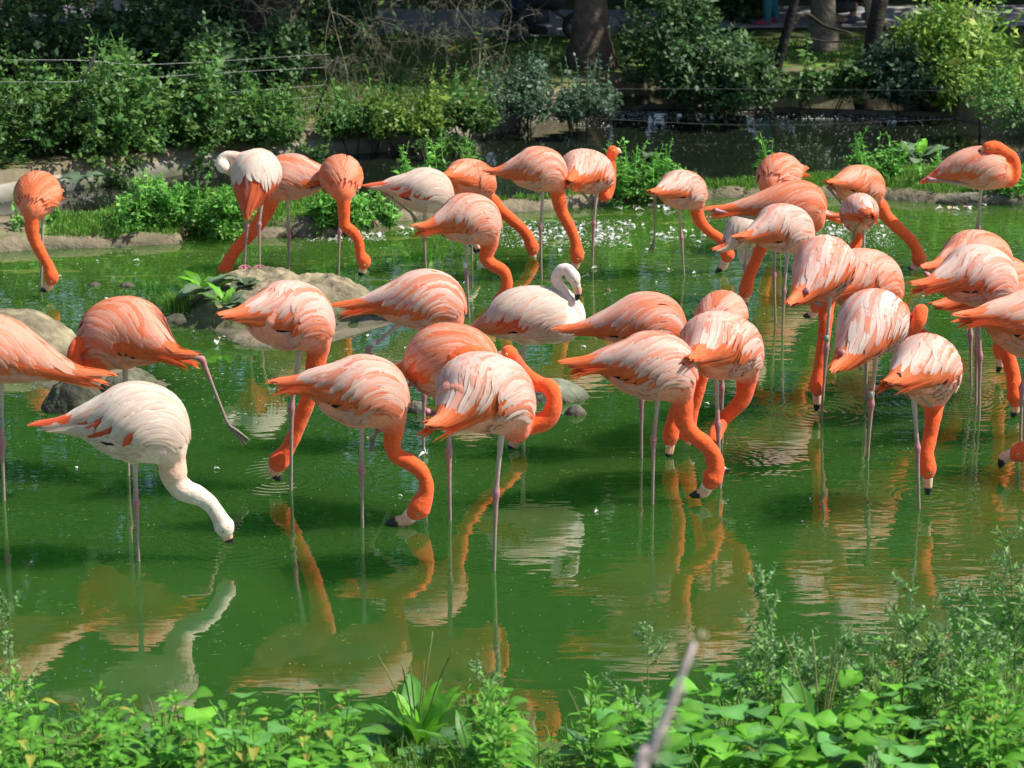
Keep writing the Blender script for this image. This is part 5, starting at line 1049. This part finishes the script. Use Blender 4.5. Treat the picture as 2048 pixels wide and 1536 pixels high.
# stranded feathers and litter on the mud flats are built as real stuff too
# ------------------------------------------------------------------ foreground bank plants
M_FLEAF = attr_mat('fresh_leaf', .42, 6, .12, bump=.003, bscale=45, spec=.28, trans=.35, object_tint=.3)
def leaf_mesh(name, L, Wd, col1, col2, seed, teeth=0, tooth=.0, fold=.35, droop=.3, heart=0.0, wave=0.0, rows=11, peak=.38, stalk=0.0):
    rng = np.random.default_rng(seed); n = rows*2+1 if teeth else rows; t = np.linspace(0, 1, n); w_ = np.where(t < peak, np.sin(t/peak*pi/2)**.7, np.cos((t-peak)/(1-peak)*pi/2)**.8)*Wd/2
    if teeth: w_ = w_*(1+tooth*np.where(np.arange(n) % 2 == 0, .5, -.5))
    w_ = np.maximum(w_, .0006); x = stalk+t*L+(w_*0); x_e = x-heart*np.exp(-t*8)*L+(.25*tooth*L/n*2*(np.arange(n) % 2) if teeth else 0); z = -droop*L*t**1.8+.06*L*np.sin(t*pi); mid = np.stack([x, np.zeros(n), z], 1)
    wz = wave*L*np.sin(t*17+rng.uniform(0, 6)); cols_ = []
    for s in (-1, 1):
        cols_.append([np.stack([lerp(x, x_e, .5), s*w_*.5, z+fold*w_*.55], 1), np.stack([x_e, s*w_, z+fold*w_*.8+wz*(1 if s > 0 else .7)], 1)])
    V = np.stack([cols_[0][1], cols_[0][0], mid, cols_[1][0], cols_[1][1]], 1).reshape(-1, 3); q = np.array([[i*5+j, i*5+j+1, (i+1)*5+j+1, (i+1)*5+j] for i in range(n-1) for j in range(4)])
    c = np.stack([np.tile(np.array(col1), (n, 1)), np.tile(lerp(np.array(col1), np.array(col2), .5), (n, 1)), np.tile(np.array(col2), (n, 1)), np.tile(lerp(np.array(col1), np.array(col2), .4), (n, 1)), np.tile(np.array(col1), (n, 1))], 1).reshape(-1, 3)
    U = np.stack([np.tile([0, .25, .5, .75, 1], n), np.repeat(t, 5)], 1); mb = MB().add(V, [q], c, U)
    if stalk: Vt, F, uv = tube(np.array([[0, 0, 0], [stalk, 0, 0]]), .0016, 5); mb.add(Vt, F, col2, uv)
    return mb.mesh(name)
LG, LL = (.095, .34, .020), (.17, .42, .05)
NET = [leaf_mesh('leaf', .062, .040, LG, LL, 1, 10, .30, heart=.10, stalk=.012), leaf_mesh('leaf', .05, .030, (.13, .40, .025), LL, 2, 9, .30, stalk=.01), leaf_mesh('leaf', .075, .045, (.10, .31, .035), LL, 3, 11, .28, droop=.45, stalk=.014)]
MAL = [leaf_mesh('leaf', .075, .095, (.12, .40, .025), (.20, .47, .06), 4, 8, .16, fold=.25, heart=.35, droop=.25, peak=.45, wave=.02), leaf_mesh('leaf', .06, .08, (.16, .45, .03), (.24, .52, .06), 5, 8, .16, fold=.4, heart=.35, droop=.4, peak=.45, wave=.02), leaf_mesh('leaf', .07, .09, (.12, .34, .07), (.18, .42, .12), 6, 8, .12, fold=.15, heart=.3, droop=.15, peak=.45, wave=.02)]
LAN = [leaf_mesh('leaf', .07, .016, (.13, .37, .04), LL, 7, 0, 0, rows=7), leaf_mesh('leaf', .055, .018, (.19, .44, .05), LL, 8, 0, 0, rows=7, droop=.1)]
DOCK = [leaf_mesh('leaf', .21, .085, (.08, .26, .03), (.16, .38, .07), 9, 0, 0, fold=.45, droop=.22, wave=.02, rows=14, stalk=.06), leaf_mesh('leaf', .17, .075, (.14, .42, .02), (.20, .48, .05), 10, 0, 0, fold=.3, droop=.15, wave=.025, rows=14, stalk=.06), leaf_mesh('leaf', .19, .09, (.08, .21, .07), (.15, .30, .12), 11, 0, 0, fold=.3, droop=.5, wave=.02, rows=14, stalk=.05)]
BUR = [leaf_mesh('leaf', .22, .16, (.14, .22, .12), (.22, .30, .18), 12, 0, 0, fold=.2, droop=.3, wave=.03, rows=16, heart=.15), leaf_mesh('leaf', .18, .15, (.12, .19, .10), (.2, .28, .16), 13, 0, 0, fold=.15, droop=.2, wave=.035, rows=16, heart=.15)]
def stem_mesh(H, r, lean, seed, c=(.12, .24, .05)):
    rng = np.random.default_rng(seed); pts = crom([[0, 0, -.03], [lean*.3*H+rng.uniform(-.01, .01), 0, H*.4], [lean*H, rng.uniform(-.02, .02), H]], 9); V, F, uv = tube(pts, np.linspace(r, r*.45, 9), 6); return MB().add(V, F, c, uv).mesh('stem'), pts
def set_leaf(parent, me, p, yaw, pitch, roll=0.0, s=1.0):
    o = put('leaf', me, M_FLEAF, parent); o.location = tuple(p); o.rotation_euler = (roll, -pitch, yaw); o.scale = (s, s, s); return o
def nettle_proto(k, H, tiers, meshes, pitch0=.5, name='nettle_plant', up=0.0):
    rng = np.random.default_rng(900+k); e = bpy.data.objects.new(name, None); COL.objects.link(e); me, pts = stem_mesh(H, .0035, rng.uniform(-.15, .15), k); put('stem', me, M_STEM, e)
    for i in range(tiers):
        t = .22+.78*i/(tiers-1); p = np.array([np.interp(t, np.linspace(0, 1, 9), pts[:, j]) for j in range(3)]); yaw = i*pi/2+rng.uniform(-.3, .3)
        for s in (0, pi): set_leaf(e, meshes[rng.integers(0, len(meshes))], p, yaw+s+rng.uniform(-.25, .25), pitch0*(t**2)+rng.uniform(-.2, .25)+up, rng.uniform(-.2, .2), (1.45-.75*t**3)*rng.uniform(.85, 1.15))
    for s in range(3): set_leaf(e, meshes[1 % len(meshes)], pts[-1], s*2.1+.4, .9, 0, .45)
    return e
def mallow_proto(k, H, nl, meshes, name='mallow_plant'):
    rng = np.random.default_rng(950+k); e = bpy.data.objects.new(name, None); COL.objects.link(e); mb = MB()
    for i in range(nl):
        a = i*2.4+rng.uniform(-.3, .3); r = H*rng.uniform(.15, .75); h = H*rng.uniform(.45, 1.1); tp = np.array([cos(a)*r, sin(a)*r, h]); V, F, uv = tube(crom([[0, 0, -.02], [tp[0]*.35, tp[1]*.35, h*.6], tp], 8), np.linspace(.003, .0018, 8), 5); mb.add(V, F, (.15, .30, .06), uv)
        set_leaf(e, meshes[rng.integers(0, len(meshes))], tp, a+rng.uniform(-.5, .5), rng.uniform(-.15, .45), rng.uniform(-.25, .25), rng.uniform(.75, 1.25))
    put('stem', mb.mesh('stem'), M_STEM, e); return e
def dup(root, loc, rz, s=1.0):
    r = root.copy(); COL.objects.link(r); r.location = tuple(loc); r.rotation_euler = (0, 0, rz); r.scale = (s, s, s)
    for ch in list(root.children): c = ch.copy(); COL.objects.link(c); c.parent = r
    return r
rng = np.random.default_rng(31)
used = set()
def ZN(x): return 'lower left corner' if x < 260 else 'left of the plantain' if x < 760 else 'beside the large plantain' if x < 1250 else 'right of the blurred stalk' if x < 1600 else 'below the tall weeds' if x < 1850 else 'lower right corner'
def place(protos, px, py, label, cat, group, s=1.0, zo=-.01):
    """a plant rooted on the bank where the pixel meets the ground"""
    p = gnd(px, py, .1)
    for _ in range(3): p = gnd(px, py, zg(p[0], p[1]))
    k = rng.integers(0, len(protos)); P_ = protos[k]; z = zg(p[0], p[1])+zo
    if P_.name not in used: used.add(P_.name); r = P_; r.location = (p[0], p[1], z); r.rotation_euler = (0, 0, rng.uniform(0, 6.28))
    else: r = dup(P_, (p[0], p[1], z), rng.uniform(0, 6.28)); r.scale = (s,)*3
    return tag(r, label, cat, group)
NET.append(leaf_mesh('leaf', .055, .034, (.34, .36, .04), (.42, .40, .10), 21, 9, .3, droop=.6, stalk=.012))
NP = [nettle_proto(0, .20, 5, NET[:3]), nettle_proto(1, .26, 6, NET), nettle_proto(2, .16, 4, NET[:3])]
for i in range(150):
    px = rng.choice([rng.uniform(-60, 690), rng.uniform(-60, 690), rng.uniform(980, 1020)]) if i < 112 else rng.uniform(1180, 2080); py = rng.uniform(1500, 1640); place(NP, px, py, 'serrated green nettle in the near bank strip, '+ZN(px), 'nettle', 'near bank nettles, '+ZN(px), rng.uniform(.8, 1.15))
MP = [mallow_proto(0, .20, 7, MAL), mallow_proto(1, .26, 8, MAL), mallow_proto(2, .15, 6, MAL)]
for i in range(52):
    px = rng.uniform(1230, 1820) if i < 46 else rng.uniform(300, 700); top = 1560 if px < 1500 else 1470; place(MP, px, rng.uniform(top-40, 1660), 'round-leaved pale green mallow on the near bank, '+ZN(px), 'mallow', 'near bank mallows, '+ZN(px), rng.uniform(.8, 1.15))
LP = [nettle_proto(20, .34, 11, LAN, .7, 'narrow_leaved_weed', .3), nettle_proto(21, .26, 9, LAN, .7, 'narrow_leaved_weed', .3)]
for i in range(34):
    px = rng.choice([rng.uniform(1180, 1330), rng.uniform(1780, 2070), rng.uniform(-30, 300), rng.uniform(940, 1000)]); place(LP, px, rng.uniform(1460, 1640) if px > 1700 else rng.uniform(1510, 1640), 'upright narrow-leaved weed on the near bank, '+ZN(px), 'weed', 'narrow-leaved weeds, '+ZN(px), rng.uniform(.8, 1.2))
# plantain rosettes with seed spikes
def rosette(label, px, py, meshes, n, spikes, seed, s=1.0, pit=(.35, 1.2), name='plantain', cat='plantain'):
    rng = np.random.default_rng(seed); p = gnd(px, py, .1)
    for _ in range(3): p = gnd(px, py, zg(p[0], p[1]))
    e = empty(name, (p[0], p[1], zg(p[0], p[1])), label=label, cat=cat)
    for i in range(n):
        k = i/n; set_leaf(e, meshes[rng.integers(0, len(meshes))], (rng.uniform(-.015, .015), rng.uniform(-.015, .015), 0), i*2.4+rng.uniform(-.3, .3), lerp(pit[1], pit[0], k)*rng.uniform(.85, 1.1), rng.uniform(-.3, .3), s*rng.uniform(.8, 1.15))
    for i in range(spikes):
        a = rng.uniform(0, 6.28); H = rng.uniform(.26, .40)*s; r = H*rng.uniform(.1, .4); pts = crom([[0, 0, 0], [cos(a)*r*.5, sin(a)*r*.5, H*.6], [cos(a)*r, sin(a)*r, H]], 16); rr = np.where(np.arange(16) < 7, .0013, .0026+.0007*(np.arange(16) % 2)); rr[-1] = .001
        V, F, uv = tube(pts, rr, 6); c = np.where(V[:, 2:3] > H*.42, np.array([[.20, .22, .07]]), np.array([[.14, .26, .06]])); put('seed_spike', MB().add(V, F, c, uv).mesh('seed_spike'), M_STEM, e)
rosette('large plantain with broad glossy leaves and seed spikes, bottom centre', 835, 1512, DOCK, 19, 7, 61, 1.15)
rosette('dull dark plantain leaning beside the large one, bottom centre', 940, 1545, [DOCK[2], DOCK[0]], 9, 3, 62, .9)
rosette('smaller plantain with thin spikes left of the large one', 640, 1548, DOCK, 9, 6, 63, .75)
rosette('plantain spikes standing among nettles at the lower left', 330, 1560, DOCK, 6, 6, 64, .75)
rosette('plantain with tall thin spikes among mallows, lower right', 1640, 1530, DOCK, 7, 6, 65, 1.15)
rosette('plantain with a single long spike left of the blurred stalk', 1190, 1545, DOCK, 7, 3, 66, .9)
rosette('burdock with large pale grey-green flat leaves, lower right', 1800, 1575, BUR, 8, 0, 67, 1.1, (.1, .6), 'burdock', 'burdock')
rosette('burdock leaf rosette at the very bottom, right of the plantains', 1085, 1590, BUR, 5, 0, 68, .7, (.1, .5), 'burdock', 'burdock')
rosette('dock rosette with large grey leaves on the front slope of the mound', 455, 650, [BUR[1], DOCK[1]], 13, 0, 69, .8, (.1, .8), 'dock_plant', 'dock')
rosette('upper left dock rosette on the front slope of the mound', 415, 628, [DOCK[1], BUR[0]], 13, 0, 73, .95, (.1, .8), 'dock_plant', 'dock')
rosette('grey-leaved dock rosette on the front slope of the mound, nearest the red feet', 490, 628, [BUR[1], BUR[0]], 10, 0, 74, .6, (.1, .7), 'dock_plant', 'dock')
rosette('dock rosette with two big pale leaves on the left spit', 165, 480, [BUR[0]], 5, 0, 70, .9, (.1, .5), 'dock_plant', 'dock')
rosette('big-leaved dock clump on the spit left of the log', 1830, 408, [BUR[0], DOCK[1], BUR[1]], 22, 0, 71, 1.15, (.2, .9), 'dock_plant', 'dock')
rosette('small dock at the shore below the nettle-like herbs', 1296, 406, [BUR[1]], 9, 0, 72, .75, (.2, .8), 'dock_plant', 'dock')
for e_ in [o for o in SC.objects if o.name.startswith('dock_plant')]:
    if 'front slope' in e_['label']: e_.location.z = mound_z(e_.location.x, e_.location.y)+.01
    elif 'left spit' in e_['label']: e_.location.z = .17
    else: e_.location.z = max(e_.location.z, .06)
# tall mugwort and goosefoot
def mugwort(label, px, py, H, seed, lean=0.0, dens=1.0, cols=None, group=None):
    rng = np.random.default_rng(seed); p = gnd(px, py, .1)
    for _ in range(3): p = gnd(px, py, zg(p[0], p[1]))
    b0 = np.array([p[0], p[1], zg(p[0], p[1])]); e = empty('mugwort', b0, label=label, cat='mugwort', group=group); st = MB(); lf = MB(); cols = np.array([[.24, .47, .11], [.19, .40, .09], [.30, .52, .16]]) if cols is None else cols
    main = crom([b0-[0, 0, .03], b0+np.array([lean*.3, .02, .5])*H, b0+np.array([lean, rng.uniform(-.1, .1), 1])*H], 24); V, F, uv = tube(main, np.linspace(.0045, .0015, 24), 6); st.add(V, F, (.24, .34, .12), uv)
    for i in range(int(24*dens)):
        t = rng.uniform(.15, .98); q = main[int(t*23)]; a = rng.uniform(0, 6.28); L = H*.36*(1.15-t)*rng.uniform(.6, 1.2)+.03; tp = q+np.array([cos(a)*.75, sin(a)*.75, .85])*L; br = crom([q, lerp(q, tp, .5)+[0, 0, -.01], tp], 10); V, F, uv = tube(br, np.linspace(.002, .0009, 10), 4, cap=False); st.add(V, F, (.13, .18, .06), uv)
        n = int(20+L*130); C0 = br[rng.integers(2, 10, n)]+rng.normal(0, .005, (n, 3)); V, F, C = leaf_cloud(C0, .0095, np.array([[.30, .44, .22], [.24, .38, .16]]), rng, up=.2, asp=.8); lf.add(V, F, C)      # buds
        n = int(14*dens); C0 = br[rng.integers(0, 8, n)]; ax = nrm(tp-q)[None]+rng.standard_normal((n, 3))*.7; V, F, C = leaf_cloud(C0, .045*(1.2-.7*t), cols, rng, up=.6, ax=ax, asp=.3); lf.add(V, F, C)
    put('stem', st.mesh('stem', b0), M_STEM, e); put('foliage', lf.mesh('foliage', b0, smooth=False), M_LEAF, e, kind='stuff')
for i, (px, py, top, ln, lab) in enumerate([(1800, 1480, 1090, .05, 'tall mugwort with fine grey buds standing against the reflected neck'), (1560, 1500, 1150, -.12, 'leaning mugwort at the left end of the tall weeds, lower right'), (1930, 1440, 1130, -.05, 'dense leafy mugwort, second from the right edge'),
        (2030, 1400, 1045, -.1, 'tallest mugwort, its head nodding over the water at the right edge'), (2090, 1400, 1100, .1, 'mugwort cut off by the right edge of the photo'), (1690, 1500, 1230, .05, 'short mugwort between the leaning one and the tall one'), (1870, 1470, 1200, .0, 'shorter bushy mugwort behind the burdock leaves'),
        (1500, 1520, 1260, .1, 'small sparse mugwort above the mallows'), (1296, 1540, 1238, -.02, 'single small goosefoot sprig left of the blurred stalk'), (20, 1530, 1195, .06, 'wispy mugwort at the lower left corner'), (-20, 1500, 1250, .05, 'mugwort cut off by the left edge of the photo'), (965, 1530, 1320, .0, 'sprig with rounded leaves right of the large plantain'), (1620, 1510, 1270, -.1, 'low mugwort with narrow leaves between taller ones'), (1980, 1470, 1200, .05, 'leafy mugwort in front of the tallest one')]):
    p = gnd(px, py, .15); H = at(px, top, p[1])[2]-zg(p[0], p[1]); mugwort(lab, px, py, H, 1000+i, ln, 1.0 if px > 1400 else .6)
# ground cover under the plants
idx = np.where((DN < -.05) & (np.abs(XY[:, 0]) < 3.5))[0]; n = 5200; pk = idx[rng.integers(0, len(idx), n)]; Pg = np.column_stack([XY[pk]+rng.uniform(-.03, .03, (n, 2)), Z_[pk]+rng.uniform(0, .07, n)])
mb = MB(); V, F, C = leaf_cloud(Pg, .035, np.array([[.11, .31, .035], [.16, .40, .045], [.08, .23, .03]]), rng, up=1.2); mb.add(V, F, C); put('ground_cover', mb.mesh('ground_cover', smooth=False), M_LEAF, kind='stuff')
pk = idx[rng.integers(0, len(idx), 2600)]; V, F, C = tuft_mesh(np.column_stack([XY[pk], Z_[pk]-.005]), 5, .13, .02, GR_, rng, .0018, .7); put('bank_grass', MB().add(V, F, C).mesh('bank_grass', smooth=False), M_LEAF, kind='stuff')
# the round grass tuft on the mound's left shoulder
p = gnd(352, 622, .05); cz = .05; e = empty('grass_tuft', (p[0], p[1], cz), label='round bright green grass tuft at the left end of the mound', cat='grass tuft'); V, F, C = tuft_mesh(np.tile(np.array([[0, 0, 0]]), (60, 1)), 14, .13, .035, GR_, rng, .0016, .8)
put('blades', MB().add(V, F, C).mesh('blades', smooth=False), M_LEAF, e, kind='stuff')
rock('mud_lump', 'dark earthy lump carrying the round grass tuft', 350, 652, .34, .12, .22, (.20, .18, .13), (.12, .11, .08), 18, cat='mud lump', rough=.1)
idx2 = np.where((zm > .0) & (zm < .10) & (sdm < .0))[0]; pk = idx2[rng.integers(0, len(idx2), 260)]; V, F, C = tuft_mesh(np.column_stack([XYm[pk], zm[pk]-.003]), 5, .035, .012, GR_*.7, rng, .0018, .8)
put('mound_grass', MB().add(V, F, C).mesh('mound_grass', smooth=False), M_LEAF, kind='stuff')
# stalk close to the camera, out of focus
def stalk(label, pts, Y, r, c):
    P = [at(x, y, Y) for x, y in pts]; g0 = np.array([P[0][0]-.15, Y, zg(P[0][0], Y)-.02]); e = empty('reed_stalk', g0, label=label, cat='stalk'); path = crom([g0]+P, 40); V, F, uv = tube(path, np.concatenate([np.full(14, r*.6), np.linspace(r*.7, r, 14), np.linspace(r, r*.25, 12)]), 8); put('stem', MB().add(V, F, c, uv).mesh('stem', g0), M_STEM, e)
    rng = np.random.default_rng(5); mb = MB(); n = 260; k = rng.integers(14, 40, n); V, F, C = leaf_cloud(path[k]+rng.normal(0, r*.7, (n, 3)), .009, np.array([[.62, .42, .40], [.55, .44, .34]]), rng, up=.2, ax=np.tile(nrm(P[-1]-P[0]), (n, 1)), asp=.3); put('spikelets', mb.add(V, F, C).mesh('spikelets', g0), M_STEM, e, kind='stuff')
stalk('large pinkish stalk close to the camera, out of focus', [(1265, 1640), (1300, 1520), (1345, 1400), (1388, 1285)], 3.6, .0135, (.78, .60, .58))
stalk('shorter greenish out-of-focus stalk beside the pinkish one', [(1280, 1640), (1318, 1520), (1345, 1450), (1362, 1388)], 3.7, .0035, (.30, .32, .20))
